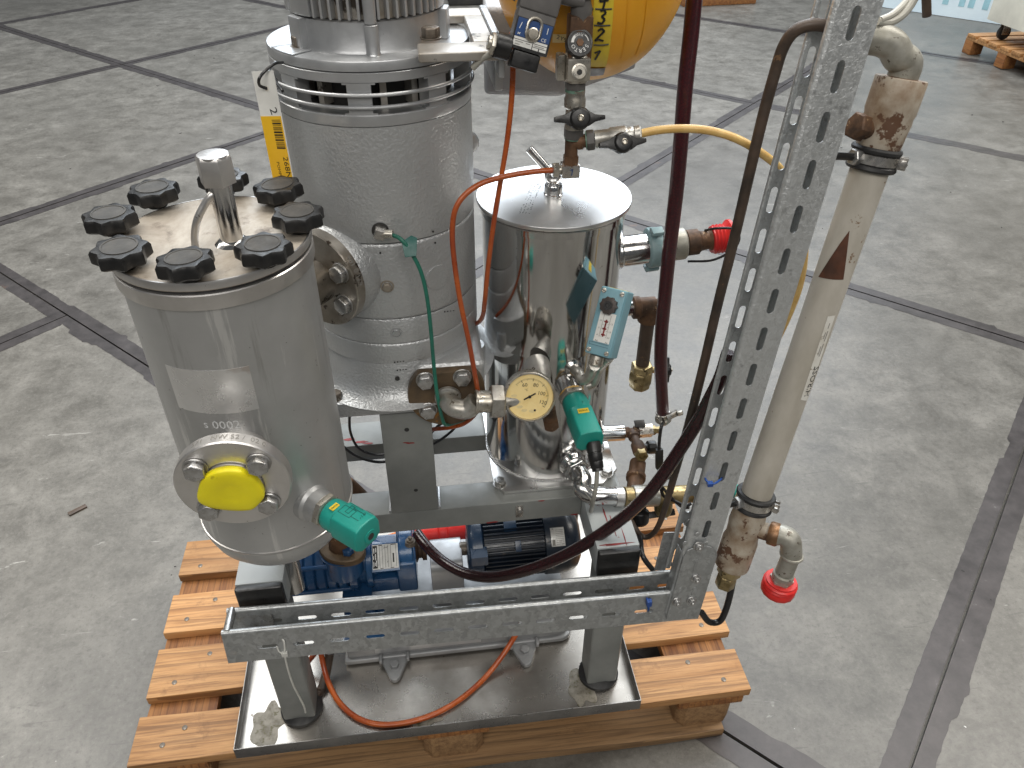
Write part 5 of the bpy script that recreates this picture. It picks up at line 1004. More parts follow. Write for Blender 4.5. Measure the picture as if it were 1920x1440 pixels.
m = M(); h_ = q4 @ V(.002, yy_(.145), .001); m.tube([h_, (0.4302, 0.1950, 1.2919), (0.4319, 0.1900, 1.3007), (0.4381, 0.1950, 1.3071), (0.4514, 0.2000, 1.3151), (0.4580, 0.2200, 1.3110)], .0019, 8); part('tag_wire', m, MT['cable_black'], tg)
m = M(); m.tube([(0.4472, 0.2150, 1.2933), (0.4491, 0.2050, 1.2910), (0.4554, 0.1900, 1.2887), (0.4575, 0.1850, 1.2870)], .002, 8); part('tag_wire', m, MT['cable_black'], tg)

# ================================================================ HOSES
m = M(); m.tube([(0.9964, 0.3000, 1.3738), (0.9976, 0.2950, 1.3154), (0.9959, 0.2850, 1.2475), (0.9967, 0.2750, 1.1749), (0.9970, 0.2650, 1.0972), (0.9961, 0.2580, 1.0120), (0.9971, 0.2520, 0.9288), (1.0004, 0.2500, 0.8468), (1.0093, 0.2500, 0.7678), (1.0254, 0.2500, 0.6695)], .0112, 20, 6)
hz = solo('dark_red_hose', 'dark red translucent hose hanging down vertically right of the chrome tank', 'hose', m, MT['hose_dark_red'], (1.0254, 0.2500, 0.6695))
hcp = V((1.0248, 0.2500, 0.6746)); hcd = (V((1.0248, 0.2500, 0.6746)) - V((1.0093, 0.2500, 0.7678))).normalized()
ht = thing('hose_clamp', 'steel hose clamp on a ribbed barb at the end of the hanging red hose', 'hose clamp', hcp)
m = M(); m.lathe(hcp - hcd * .004, hcd, [(.0120, 0), (.0132, .001), (.0132, .010), (.0120, .011)], 32); part('clamp_band', m, MT['hose_clamp'], ht)
m = M(); m.lathe(hcp + hcd * .006, hcd, [(.0125, 0), (.0150, .003), (.0150, .008), (.012, .011), (.009, .016)], 24); part('hose_barb', m, MT['zinc_pipe'], ht)
sd_ = (V((1.0390, 0.2350, 0.6841)) - hcp).normalized(); m = M(); m.bx(-.007, .016, -.005, .005, -.006, .005, frame(hcp + sd_ * .012 + V(0, -.008, .002), (.8, -.3, .5), (0, -.9, .5))); part('clamp_housing', m, MT['hose_clamp'], ht, .001); m = M(); a_ = hcp + sd_ * .012 + V(0, -.008, .002); dx_ = V(.8, -.3, .5).normalized(); m.hexa(a_ + dx_ * .016, a_ + dx_ * .024, .0045); part('clamp_screw', m, MT['nickel'], ht)
m = M(); m.tube([(1.0281, 0.2450, 0.6607), (1.0135, 0.2200, 0.6704), (1.0123, 0.2150, 0.6367), (1.0147, 0.2050, 0.5929), (1.0144, 0.1900, 0.5598), (1.0124, 0.1700, 0.5453)], .0032, 10)
solo('black_cable', 'thin black cable looping down beside the brass pipes', 'cable', m, MT['cable_black'], (1.0123, 0.2150, 0.6367))
m = M(); a_, b_ = V((1.0134, 0.2130, 0.6228)), V((1.0148, 0.2020, 0.5850)); m.bx(-.0065, .0065, -.005, .005, 0, (b_ - a_).length, frame(a_, (1, 0, 0), b_ - a_)); solo('cable_splice', 'black splice sleeve on the thin black cable', 'cable splice', m, MT['plastic_black'], a_, bevel=.001)
m = M(); m.tube([(0.5584, 0.2850, 0.3816), (0.5763, 0.2500, 0.3802), (0.6057, 0.2150, 0.3719), (0.6447, 0.1750, 0.3790), (0.6879, 0.1400, 0.4025), (0.7349, 0.1150, 0.4364), (0.7859, 0.1000, 0.4717), (0.8388, 0.0850, 0.5213), (0.8892, 0.0750, 0.5770), (0.9293, 0.0700, 0.6288), (0.9598, 0.0700, 0.6792), (0.9890, 0.0750, 0.7392), (1.0138, 0.0800, 0.7943), (1.0262, 0.0780, 0.8412), (1.0380, 0.0800, 0.8840), (1.0443, 0.0850, 0.9235)], .0106, 20, 6)
solo('braided_hose', 'dark red braided hose sweeping from the tray up to the perforated channel', 'hose', m, MT['hose_braided'], (0.8388, 0.0850, 0.5213))
m = M(); m.tube([(1.1060, 0.1000, 1.3547), (1.0843, 0.1000, 1.3632), (1.0675, 0.1050, 1.3626), (1.0542, 0.1100, 1.3549), (1.0475, 0.1150, 1.3365), (1.0450, 0.1180, 1.3056), (1.0395, 0.1150, 1.2558), (1.0350, 0.1120, 1.1817), (1.0307, 0.1100, 1.0923), (1.0243, 0.1080, 0.9930), (1.0186, 0.1050, 0.8825), (1.0099, 0.1000, 0.7715), (1.0021, 0.1000, 0.6733), (0.9973, 0.1000, 0.6110), (0.9910, 0.1000, 0.5548), (0.9831, 0.1050, 0.5187), (0.9690, 0.1100, 0.5067), (0.9550, 0.1150, 0.5215), (0.9468, 0.1300, 0.5343)], lambda t: .0072 - .0022 * min(max((t - .62) * 6, 0), 1), 14, 6)
solo('brown_pipe', 'thin rusty brown tube bent over at the top and running down behind the channel', 'pipe', m, MT['tube_rusty'], (1.0350, 0.1120, 1.1817))
m = M(); m.tube([(1.0534, 0.0000, 0.4206), (1.0732, 0.0000, 0.3894), (1.0932, 0.0000, 0.3890), (1.0988, 0.0000, 0.4250), (1.1016, 0.0050, 0.4629), (1.1029, 0.0100, 0.4926)], .0058, 14); solo('black_tube', 'black tube hooking under the channel corner up to the brass nut', 'tube', m, MT['cable_black'], (1.0988, 0.0000, 0.4250))
m = M(); m.tube([(0.9677, 0.1600, 0.4837), (0.9585, 0.1000, 0.5151), (0.9504, 0.0550, 0.5228), (0.9702, 0.0450, 0.4921)], .0048, 12); solo('black_tube', 'short black tube end beside the right frame beam cap', 'tube', m, MT['cable_black'], (0.9585, 0.1000, 0.5151))
# orange hose in the tray
m = M(); m.tube([(0.7572, 0.1506, 0.2400), (0.7411, 0.1431, 0.2050), (0.7094, 0.1175, 0.1750), (0.6675, 0.0846, 0.1535), (0.6184, 0.0478, 0.1535), (0.5648, 0.0233, 0.1535), (0.5081, 0.0131, 0.1535), (0.4584, 0.0174, 0.1535), (0.4175, 0.0368, 0.1535), (0.3847, 0.0702, 0.1550), (0.3646, 0.1046, 0.1650), (0.3541, 0.1347, 0.1850), (0.3507, 0.1576, 0.2150), (0.3576, 0.1757, 0.2500)], .0056, 14)
solo('orange_hose', 'orange hose looping across the front of the drip tray', 'hose', m, MT['orange_tube'], (0.5648, 0.0233, 0.1535))
m = M(); m.tube([(0.3568, 0.1554, 0.2350), (0.3370, 0.1561, 0.2000), (0.3147, 0.1544, 0.1700), (0.2950, 0.1472, 0.1550), (0.2676, 0.1442, 0.1540)], .0052, 12); solo('orange_hose', 'short orange hose end disappearing behind the left front leg', 'hose', m, MT['orange_tube'], (0.3370, 0.1561, 0.2000))
# loose black cables behind the post
m = M(); m.tube([(0.4564, 0.3300, 0.6693), (0.4516, 0.3400, 0.6163), (0.4611, 0.3450, 0.5705), (0.4875, 0.3450, 0.5509), (0.5238, 0.3400, 0.5540), (0.5915, 0.3400, 0.5630), (0.6398, 0.3450, 0.5917), (0.6652, 0.3500, 0.6251)], .0026, 8); solo('black_cable', 'thin black cable sagging behind the middle post in a loop', 'cable', m, MT['cable_black'], (0.4875, 0.3450, 0.5509))
m = M(); m.tube([(0.4284, 0.3000, 0.6426), (0.4437, 0.3100, 0.5995), (0.4703, 0.3100, 0.5735), (0.5091, 0.3100, 0.5608), (0.5612, 0.3000, 0.5857), (0.6146, 0.3000, 0.6457), (0.6555, 0.3100, 0.6651)], .0028, 8); solo('black_cable', 'second black cable hanging lower behind the middle post', 'cable', m, MT['cable_black'], (0.4703, 0.3100, 0.5735))
m = M(); m.lathe((0.4380, 0.2800, 0.5437), (.5, .1, -1), [(.013, 0), (.014, .02), (.014, .05), (.012, .06)], 16); solo('brown_fitting', 'dark rusty pipe stub peeping out behind the filter vessel', 'pipe fitting', m, MT['rusty_brown'], (0.4380, 0.2800, 0.5437))

# ================================================================ PERFORATED CABLE CHANNEL (L-shaped)
def slotted(m, fr4, L, w, xs, cy, sl, sw, t=.0014):
    """plate 0..L by 0..w in frame, thickness t, with real rounded slots"""
    N = 6; cell = sorted(xs); cuts = [0] + [(a + b) / 2 for a, b in zip(cell, cell[1:])] + [L]
    hole = lambda c: [(c + sl / 2 - sw / 2 + sw / 2 * math.sin(math.pi * i / N), cy - sw / 2 * math.cos(math.pi * i / N)) for i in range(N + 1)] + [(c - sl / 2 + sw / 2 - sw / 2 * math.sin(math.pi * i / N), cy + sw / 2 * math.cos(math.pi * i / N)) for i in range(N + 1)]
    for k, c in enumerate(cell):
        a, b = cuts[k], cuts[k + 1]; h = hole(c); n = len(h); o = []
        for i, (x, y) in enumerate(h):
            if i <= N: o.append((b, w * i / N))
            else: o.append((a, w - w * (i - N - 1) / N))
        vs_ = [fr4 @ V(x, y, z) for z in (0, t) for x, y in o + h]; K = 2 * n; fs = []
        for i in range(n):
            j = (i + 1) % n
            fs += [(i, j, n + j, n + i), (K + i, K + n + i, K + n + j, K + j), (n + i, n + j, K + n + j, K + n + i)]
        fs += [(0, K, K + N, N)] if False else []
        m.add(vs_, fs)
    # rim
    c4 = [(0, 0), (L, 0), (L, w), (0, w)]; vs_ = [fr4 @ V(x, y, z) for z in (0, t) for x, y in c4]; m.add(vs_, [(i, (i + 1) % 4, 4 + (i + 1) % 4, 4 + i) for i in range(4)])
def lip(m, o, ax, up, inn, L, r=.0052, ret=.009):
    """rolled edge: from point o, runs along ax, rises along up and curls toward inn"""
    o, ax, up, inn = V(o), V(ax), V(up), V(inn); t = .0013; pr = []
    out = [(r - r * math.cos(math.pi * i / 8), r * math.sin(math.pi * i / 8)) for i in range(9)] + [(2 * r, -ret)]
    inr = [(2 * r - t, -ret)] + [(r + (r - t) * math.cos(math.pi * i / 8), (r - t) * math.sin(math.pi * i / 8)) for i in range(9)]
    m.prism([o + inn * x + up * y for x, y in out + inr], ax * L)
GV = MT['galvanized']; GS = MT['galvanized_spangle']
chn = thing('perforated_channel', 'L-shaped galvanized perforated steel channel across the front and up the right side', 'steel channel', (0.6147, -0.0200, 0.4776))
HA = V((0.2556, -0.0200, 0.5340)); HB = V((0.9829, -0.0200, 0.5156)); ha = (HB - HA).normalized(); hu = V(0, .1092, .994); hu = (hu - ha * hu.dot(ha)).normalized(); hbk = hu.cross(ha).normalized() * (1 if hu.cross(ha).y > 0 else -1)
HL = .772; FH, WW, PT_ = .064, .052, .056
x0 = (V((0.4314, -0.0235, 0.4849)) - HA).dot(ha); xs = [x0 + PT_ * k for k in range(-8, 14) if .022 < x0 + PT_ * k < HL - .03]
m = M(); O_ = HA - hu * .0052
ff_ = Matrix((ha, hu, -hbk)).transposed().to_4x4(); ff_.translation = O_ - hu * FH; slotted(m, ff_, HL, FH, xs, .030, .033, .0080)
bf_ = Matrix((ha, hu, hbk)).transposed().to_4x4(); bf_.translation = O_ - hu * FH + hbk * WW; slotted(m, bf_, HL, FH, xs, .030, .033, .0080)
wf_ = Matrix((ha, hbk, hu)).transposed().to_4x4(); wf_.translation = O_ - hu * FH; slotted(m, wf_, HL, WW, xs, WW / 2, .033, .0085)
lip(m, O_ - hbk * .0022, ha, hu, hbk, HL); lip(m, O_ + hbk * (WW + .0014), ha, hu, -hbk, HL)
part('horizontal_channel', m, GV, chn)
m = M(); a_ = O_ + ha * .008 + hu * .0005 + hbk * .002; m.cyl(a_, a_ + hbk * (WW - .004), .0068, n=20); m.bx(.012, .068, .001, .004, -.050, -.012, Matrix((ha, hbk, hu)).transposed().to_4x4() if False else (lambda M_: (setattr(M_, 'translation', O_ + hbk * (WW - .0065)), M_)[1])(Matrix((ha, hbk, hu)).transposed().to_4x4())); part('end_pin', m, MT['bolt_steel'], chn)
bc_ = V((0.2660, -0.0250, 0.4874)); m = M(); m.lathe(bc_ + hbk * .004, -hbk, [(.0085, 0), (.0085, .0030), (.0065, .0052), (.003, .0062)], 24); part('carriage_bolt', m, MT['bolt_steel'], chn)
# vertical leg
VDn = V(.1088, .10916, .98805).normalized(); VA_ = V(1.10099, .06922, 1.37182); e1 = V(1, 0, 0); e1 = (e1 - VDn * e1.dot(VDn)).normalized(); e2 = VDn.cross(e1)
LF, RF, DD = -.0282 + .0052, .0281, .051
tb_, tt_ = -0.9150, .26; LV = tt_ - tb_; 
m = M(); fo = VA_ + e1 * LF + VDn * tb_; 
vf = Matrix((VDn, e1, -e2)).transposed().to_4x4(); vf.translation = fo; xs1 = [-tb_ - .056 * k for k in range(-4, 14)]
slotted(m, vf, LV, RF - LF, [x for x in xs1 if .02 < x < LV - .02], -LF, .0360, .0102)
tb2 = -0.8560; LR_ = tt_ - tb2
tr_ = -0.2161; xs2 = [tr_ - tb2 + .056 * k for k in range(-14, 8)]
vb_ = Matrix((VDn, e1, e2)).transposed().to_4x4(); vb_.translation = VA_ + e1 * LF + e2 * DD + VDn * tb2; slotted(m, vb_, LR_, RF - LF, [x for x in xs2 if .02 < x < LR_ - .02], -LF - .0115, .0345, .0100)
vw = Matrix((VDn, e2, e1)).transposed().to_4x4(); vw.translation = VA_ + e1 * (RF - .0014) + VDn * tb2; slotted(m, vw, LR_, DD, [x for x in xs2 if .02 < x < LR_ - .02], DD / 2, .0335, .0085)
lip(m, fo - e2 * .0024, VDn, -e1, e2, LV, .0058); lip(m, VA_ + e1 * LF + e2 * (DD + .0014) + VDn * tb2, VDn, -e1, -e2, LR_, .0032, .004)
part('vertical_channel', m, GS, chn)
# joining plate with bolts
pf_ = Matrix((e1, VDn, -e2)).transposed().to_4x4(); pf_.translation = VA_ - e2 * .0030
py0, py1 = -0.9239, -0.7826; xl, xr = -.0270, .0292; rr_ = (xr - xl) / 2
o_ = [(xl, py0), (xr, py0)] + [(xl + rr_ + rr_ * math.cos(math.pi * i / 16), py1 + rr_ * .8 * math.sin(math.pi * i / 16)) for i in range(17)]
m = M(); m.poly(pf_, o_, .0022); m.bx(xl - .0005, xl + .001, py0, py1, -.030, .0020, pf_); jp = part('joining_plate', m, GV, chn, .0005)
def vpt(u_): d_ = V(u_) - pf_.translation; return d_.dot(e1), d_.dot(VDn)
nutm = M(); nutm.lathe((0, 0, 0), UP, [(.0088, 0), (.0088, .0014), (.0065, .0018)], 24); nutm.hexa((0, 0, .0015), (0, 0, .0065), .0066); nutm.cyl((0, 0, .006), (0, 0, .0105), .0032, n=14); nme = nutm.mesh('bolt', .0004, 1); nme.materials.append(MT['bolt_steel'])
for c in ((1.0104, -0.0400, 0.6258), (1.0146, -0.0450, 0.5544), (0.9868, -0.0500, 0.5062), (1.0125, -0.0500, 0.5047)):
    x, y = vpt(c); inst('bolt', nme, jp, pf_ @ Matrix.Translation((x, y, .0022)) @ Matrix.Rotation(x * 90, 4, 'Z'))
m = M()
for c in ((1.0057, -0.0400, 0.6501), (0.9875, -0.0400, 0.6342), (1.0219, -0.0400, 0.6291), (0.9955, -0.0400, 0.6154), (1.0133, -0.0400, 0.6127)):
    x, y = vpt(c); b_ = M(); b_.lathe(pf_ @ V(x, y, .0020), -e2, [(.0042, 0), (.0036, .0010), (.0012, .0014)], 16); part('embossed_dot', b_, GV, jp)
for c in ((0.9909, -0.0450, 0.5702), (1.0120, -0.0450, 0.5827), (0.9899, -0.0450, 0.5215), (1.0147, -0.0450, 0.5188)):
    x, y = vpt(c); b_ = M(); b_.poly(pf_ @ Matrix.Translation((x, y, .0020)), [(.0038 * math.cos(i * .5236), .0038 * math.sin(i * .5236) + (.011 if math.sin(i * .5236) > .01 else -.011 if math.sin(i * .5236) < -.01 else 0)) for i in range(12)], .0011); part('embossed_slot', b_, GV, jp, .0006)
c_ = V((1.0047, 0.0400, 0.6184)); m = M(); m.lathe(VA_ + e2 * (DD - .001) + VDn * -0.7581 + e1 * -.006, -e2, [(.0078, 0), (.007, .002), (.004, .0034)], 24); part('carriage_bolt', m, GV, chn)
rv_ = VA_ + e2 * (DD + .002) + VDn * (tb2 + .04) + e1 * (LF - .012); m = M(); m.bx(-.008, .012, -.05, .035, -.001, .001, (lambda M_: (setattr(M_, 'translation', rv_), M_)[1])(Matrix((e1, VDn, -e2)).transposed().to_4x4())); part('rear_plate', m, GV, chn, .0008)
# cable ties on the channel
m = M(); m.tube([(1.0214, 0.0350, 0.7265), (1.0069, 0.0000, 0.7538), (1.0074, -0.0120, 0.7565), (1.0125, -0.0130, 0.7535), (1.0200, -0.0120, 0.7549), (1.0294, -0.0050, 0.7536), (1.0394, 0.0100, 0.7414)], .0017, 8); k_ = V((1.0092, -0.0140, 0.7560)); m.bx(-.004, .004, -.004, .003, -.003, .003, Matrix.Translation(k_)); solo('cable_tie', 'blue cable tie looped through slots of the upright channel', 'cable tie', m, MT['tie_blue'], k_, 'blue cable ties on the channel')
m = M(); m.tube([(0.9418, -0.0080, 0.4956), (0.9381, -0.0230, 0.5086), (0.9412, -0.0260, 0.4978), (0.9424, -0.0270, 0.4846), (0.9474, -0.0150, 0.4619)], .0018, 8); k_ = V((0.9409, -0.0280, 0.5033)); m.bx(-.004, .004, -.004, .004, -.006, .006, Matrix.Translation(k_)); solo('cable_tie', 'blue cable tie round the horizontal channel flange', 'cable tie', m, MT['tie_blue'], k_, 'blue cable ties on the channel')
m = M(); m.tube([(0.3288, 0.0050, 0.4826), (0.3397, -0.0160, 0.5033), (0.3466, -0.0260, 0.5036), (0.3458, -0.0280, 0.4881), (0.3431, -0.0290, 0.4713), (0.3404, -0.0260, 0.4270), (0.3393, -0.0200, 0.3709), (0.3404, -0.0100, 0.3166), (0.3400, 0.0000, 0.2724), (0.3362, 0.0100, 0.2349)], .0016, 8); k_ = V((0.3437, -0.0295, 0.4749)); m.bx(-.0045, .0045, -.003, .003, -.004, .004, Matrix.Translation(k_)); m.tube([(0.3338, -0.0260, 0.4918), (0.3361, -0.0280, 0.4799), k_], .0014, 6); solo('cable_tie', 'white cable tie with a long loose tail hanging off the channel', 'cable tie', m, MT['tie_white'], k_)

# ================================================================ LEANING WHITE PIPE
WA = V((1.1151, 0.0300, 0.6846)); wx = (V((1.2039, 0.1100, 1.2643)) - WA).normalized(); wX = V(0, 0, 1).cross(wx).normalized(); wY = wx.cross(wX)
def wp(t, r=0, a=0): return WA + wx * t + (wX * math.cos(a) + wY * math.sin(a)) * r
wt = thing('plastic_pipe', 'dirty cream plastic pipe leaning right of the channel with brown patch and white label', 'pipe', WA)
t_lo, t_hi = -0.0213, 0.5395
m = M(); m.lathe(wp(t_lo), wx, [(.0243, 0), (.0243, t_hi - t_lo)], 48); pp = part('pipe_run', m, MT['pipe_cream'], wt)
def wl(name, v0_, v1_, pr, mt, seg=40, par=None): m = M(); m.lathe(wp(v0_), wx, [(r, (v1_ - v0_) * s_) for r, s_ in pr], seg); return part(name, m, MT[mt], par or wt, ang=40)
wl('upper_socket', 0.5368, 0.6258, [(.0245, 0), (.0275, .08), (.0285, .30), (.0300, .42), (.0295, .50), (.0310, .56), (.0310, .985), (.0300, 1), (.022, 1)], 'pipe_stained')
wl('lower_socket', -0.1545, -0.0267, [(.018, 0), (.0285, 0), (.0290, .02), (.0290, .42), (.0265, .50), (.0270, .62), (.0285, .70), (.0270, .88), (.0245, 1)], 'pipe_stained')
m = M(); a0_, a1_ = -0.2027, -0.1498; m.hexa(wp(a0_), wp(a0_ + (a1_ - a0_) * .45), .0165); m.lathe(wp(a0_ + (a1_ - a0_) * .45), wx, [(.0145, 0), (.0205, .004), (.0205, (a1_ - a0_) * .42), (.0190, (a1_ - a0_) * .55)], 6); part('brass_adapter', m, MT['brass'], wt, .0008)
el0 = wp(0.6233); el1 = V((1.1741, 0.1250, 1.3366))
m = M(); m.tube([el0 - wx * .004, el0 + wx * .018, V((1.1980, 0.1180, 1.3225)), V((1.1885, 0.1210, 1.3336)), V((1.1761, 0.1240, 1.3392)), V((1.1607, 0.1280, 1.3411)), V((1.1342, 0.1300, 1.3425))], .0185, 28); part('top_elbow', m, MT['old_galv'], wt)
m = M(); m.torus(el0 + wx * .001, wx, .0180, .0022, 36); part('rusty_joint', m, MT['copper_brown'], wt)
bs = V((1.1623, 0.1000, 1.2441)); m = M(); m.lathe(wp(0.5594), bs - wp(0.5594), [(.014, 0), (.0125, .028), (.0135, .034)], 20); m.lathe(bs - (bs - wp(0.5594)).normalized() * .004, bs - wp(0.5594), [(.0175, 0), (.0175, .012), (.0155, .014)], 6); part('side_plug', m, MT['rusty_brown'], wt, .0006)
# clamps to the channel
for vv, nm in ((0.5287, 'upper'), (-0.0181, 'lower')):
    cp = thing('pipe_clamp', 'rubber lined pipe clamp holding the cream pipe near its %s end' % ('top' if nm == 'upper' else 'bottom'), 'pipe clamp', wp(vv), 'pipe clamps on the cream pipe')
    m = M(); m.lathe(wp(vv) - wx * .015, wx, [(.0246, 0), (.0300, .0005), (.0318, .003), (.0310, .0065), (.0280, .0085), (.0280, .0215), (.0310, .0235), (.0318, .027), (.0300, .0295), (.0246, .030)], 48); part('rubber_lining', m, MT['rubber_black'], cp)
    m = M(); m.lathe(wp(vv) - wx * .0062, wx, [(.0281, 0), (.0296, .0004), (.0296, .0120), (.0281, .0124)], 48); part('clamp_band', m, MT['hose_clamp'], cp)
    aa = -.95; rad = (wX * math.cos(aa) + wY * math.sin(aa)); rad = V(.86, -.5, -.1).normalized(); rad = (rad - wx * rad.dot(wx)).normalized(); tn_ = wx.cross(rad)
    f_ = Matrix((rad, tn_, wx)).transposed().to_4x4(); f_.translation = wp(vv) + rad * .029
    m = M(); m.bx(0, .011, -.0065, -.0035, -.008, .008, f_); m.bx(0, .011, .0035, .0065, -.008, .008, f_); m.cyl(f_ @ V(.006, -.011, 0), f_ @ V(.006, .016, 0), .0028, n=12); m.hexa(f_ @ V(.006, -.013, 0), f_ @ V(.006, -.0068, 0), .0055); part('clamp_screw', m, MT['hose_clamp'], cp, .0005)
    ld = V(-.93, -.30, -.12).normalized(); ld = (ld - wx * ld.dot(wx)).normalized(); m = M(); m.cyl(wp(vv) + ld * .027, wp(vv) + ld * .075, .0048, n=16); part('threaded_rod', m, MT['plastic_black'], cp); m = M(); m.hexa(wp(vv) + ld * .028, wp(vv) + ld * .040, .0105); part('hex_nut', m, MT['bolt_steel'], cp, .0006)
# brown patch and label
def quadgrid(fn, n=10): return M().add([fn(i / n, j / n) for i in range(n + 1) for j in range(n + 1)], [(i * (n + 1) + j, (i + 1) * (n + 1) + j, (i + 1) * (n + 1) + j + 1, i * (n + 1) + j + 1) for i in range(n) for j in range(n)])
def wpatch(c4, off):
    (t0, a0_), (t1, a1_), (t2, a2_), (t3, a3_) = c4
    def fn(s_, q_): ta = t0 + (t1 - t0) * s_; tb__ = t3 + (t2 - t3) * s_; aa = a0_ + (a1_ - a0_) * s_; ab = a3_ + (a2_ - a3_) * s_; return wp(ta + (tb__ - ta) * q_, WRr + off, aa + (ab - aa) * q_)
    return quadgrid(fn)
WRr = .0243
A1_, A2_, A3_, A4_ = (0.4171, 1.6163, 0.0000)[:2], (0.4379, 1.8726, 0.0000)[:2], (0.3715, 2.4460, 0.0000)[:2], (0.3661, 1.0751, 0.0000)[:2]
part('brown_patch', wpatch((A1_, A2_, A3_, A4_), .0008), MT['pipe_patch'], pp)
L1_, L2_, L3_, L4_ = (0.3168, 2.3084, 0.0000)[:2], (0.3193, 2.7825, 0.0000)[:2], (0.1798, 3.0481, 0.0000)[:2], (0.1836, 2.4633, 0.0000)[:2]
lb_ = part('pipe_label', wpatch((L1_, L2_, L3_, L4_), .0006), MT['label_dirty'], pp)
tc, ac = (0.2133, 2.8403, 0.0000)[:2]
part('label_lettering', text('HIROSS', None, .0145, wrap=lambda x, y: wp(tc + x, WRr + .0010, ac - y / WRr), sx=1.05), MT['print_black'], lb_)
tc2, ac2 = (0.2827, 2.5788, 0.0000)[:2]
part('label_lettering', strokes(M(), frame(wp(tc2, WRr + .0006, ac2), wx, wp(tc2, 1, ac2) - wp(tc2)), [(-.028, -.002, -.008, -.002), (-.026, .001, -.012, .001), (-.004, -.0015, .012, -.0015), (.0, .0015, .010, .0015), (.016, 0, .024, 0), (-.05, -.001, -.044, -.001)], .0012), MT['print_grey'], lb_)
# drain branch with red cap
bt = thing('drain_branch', 'galvanized elbow on the cream pipe ending in a red screw cap', 'pipe fitting', (1.1316, -0.0200, 0.6369))
d0 = wp(-0.0706); d1 = V((1.1389, -0.0050, 0.6194)); d2 = V((1.1591, -0.0200, 0.6179)); d3 = V((1.1702, -0.0270, 0.5882)); d4 = V((1.1641, -0.0300, 0.5114))
dn1 = (d1 - d0).normalized()
m = M(); m.cyl(d0, d1, .0145, n=24); part('branch_stub', m, MT['pipe_stained'], bt)
m = M(); m.lathe(d1 - dn1 * .004, dn1, [(.0185, 0), (.0195, .002), (.0195, .013), (.0175, .016)], 28); m.cyl(d1 - dn1 * .0045, d1 - dn1 * .002, .0182, n=24); part('thread_joint', m, MT['copper_brown'], bt)
m = M(); m.tube([d1 + dn1 * .008, d1.lerp(d2, .6) + V(.002, 0, .004), d2 + V(.004, -.002, 0), d3], .0170, 24); m.torus(d3, (d4 - d3), .0165, .0030, 36); part('elbow', m, MT['old_galv'], bt)
dd4 = (d4 - d3).normalized(); LL = (d4 - d3).length
m = M(); m.lathe(d3, dd4, [(.0150, 0), (.0150, LL * .55), (.0175, LL * .58), (.0175, LL * .75)], 28); m.hexa(d3 + dd4 * (LL * .72), d3 + dd4 * (LL * .92), .0195); part('nipple', m, MT['old_galv'], bt)
m = M(); rc = d3 + dd4 * (LL * .80); m.lathe(rc, dd4, [(.021, 0), (.0270, .001), (.0290, .004), (.0270, .007), (.0290, .010), (.0270, .013), (.0285, .016), (.0285, .024), (.027, .026)], 14); m.lathe(rc + dd4 * .001, -dd4, [(.0225, 0), (.0255, 0), (.0255, .003), (.0225, .003)], 32); part('red_cap', m, MT['red_plastic'], bt, ang=50)
# loose grey cables at the top
m = M(); m.tube([(1.1633, 0.1200, 1.3628), (1.1824, 0.1300, 1.3661), (1.2005, 0.1400, 1.3754), (1.2140, 0.1500, 1.3866)], .0042, 10); solo('grey_cable', 'upper of two pale cables curving up from behind the pipe elbow', 'cable', m, MT['cable_grey'], (1.1824, 0.1300, 1.3661))
m = M(); m.tube([(1.1603, 0.1200, 1.3617), (1.1774, 0.1250, 1.3585), (1.1936, 0.1300, 1.3630), (1.2053, 0.1350, 1.3728), (1.2144, 0.1400, 1.3884)], .0046, 10); solo('grey_cable', 'lower of two pale cables curving up from behind the pipe elbow', 'cable', m, MT['cable_grey'], (1.1936, 0.1300, 1.3630))
m = M(); m.cyl((1.2278, 0.1300, 1.3639), (1.2144, 0.1300, 1.3986), .0052, n=12); solo('grey_cable', 'straight cut cable end hanging at the top right above the cream pipe', 'cable', m, MT['tube_rusty'], (1.2278, 0.1300, 1.3639))

# ================================================================ GEAR PUMP, COUPLING AND MOTOR ON CAST BASE
AY, AZ_ = .285, .322
cb = thing('cast_base', 'grey cast iron base with bolted triangular feet standing in the drip tray', 'machine base', (.63, .27, TZ))
bx0, bx1, by0, by1 = .392, .866, .153, .40; c = .022
o_ = [(bx0, by0), (bx1 - c, by0), (bx1 - c * .3, by0 + c * .3), (bx1, by0 + c), (bx1, by1), (bx0, by1)]
m = M(); m.poly(Matrix.Translation((0, 0, TZ + .004)), o_, .014); m.poly(Matrix.Translation((0, 0, TZ + .018)), [(x + (.006 if x < .6 else -.006), y + .006) for x, y in o_], .052); part('base_body', m, MT['cast_grey'], cb, .005, 3)
for fx, nm in (((0.4927, 0.1393, 0.1600)[0], 0), ((0.7608, 0.1297, 0.1600)[0], 1)):
    o_ = [(fx - .030, by0 + .004), (fx + .030, by0 + .004), (fx + .026, by0 - .006), (fx + .010, by0 - .044), (fx + .004, by0 - .050), (fx - .004, by0 - .050), (fx - .010, by0 - .044), (fx - .026, by0 - .006)]
    m = M(); m.poly(Matrix.Translation((0, 0, TZ + .0005)), o_, .012); m.bx(fx - .031, fx - .024, by0 - .012, by0 + .006, TZ + .012, TZ + .024); m.bx(fx + .024, fx + .031, by0 - .012, by0 + .006, TZ + .012, TZ + .024); ft = part('base_foot', m, MT['cast_grey'], cb, .003, 3)
    m = M(); m.hexa((fx, by0 - .017, TZ + .0127), (fx, by0 - .017, TZ + .021), .0098, fx); m.lathe((fx, by0 - .017, TZ + .0122), UP, [(.0125, 0), (.0125, .001), (.01, .001)], 20); part('foot_bolt', m, MT['cast_grey'], ft, .0006)
pl = (0.5849, 0.1710, 0.1866); m = M(); m.bx(.455, .672, by0 + .0048, by0 + .0062, TZ + .028, TZ + .066); part('raised_panel', m, MT['guard_alu'], cb, .0006)
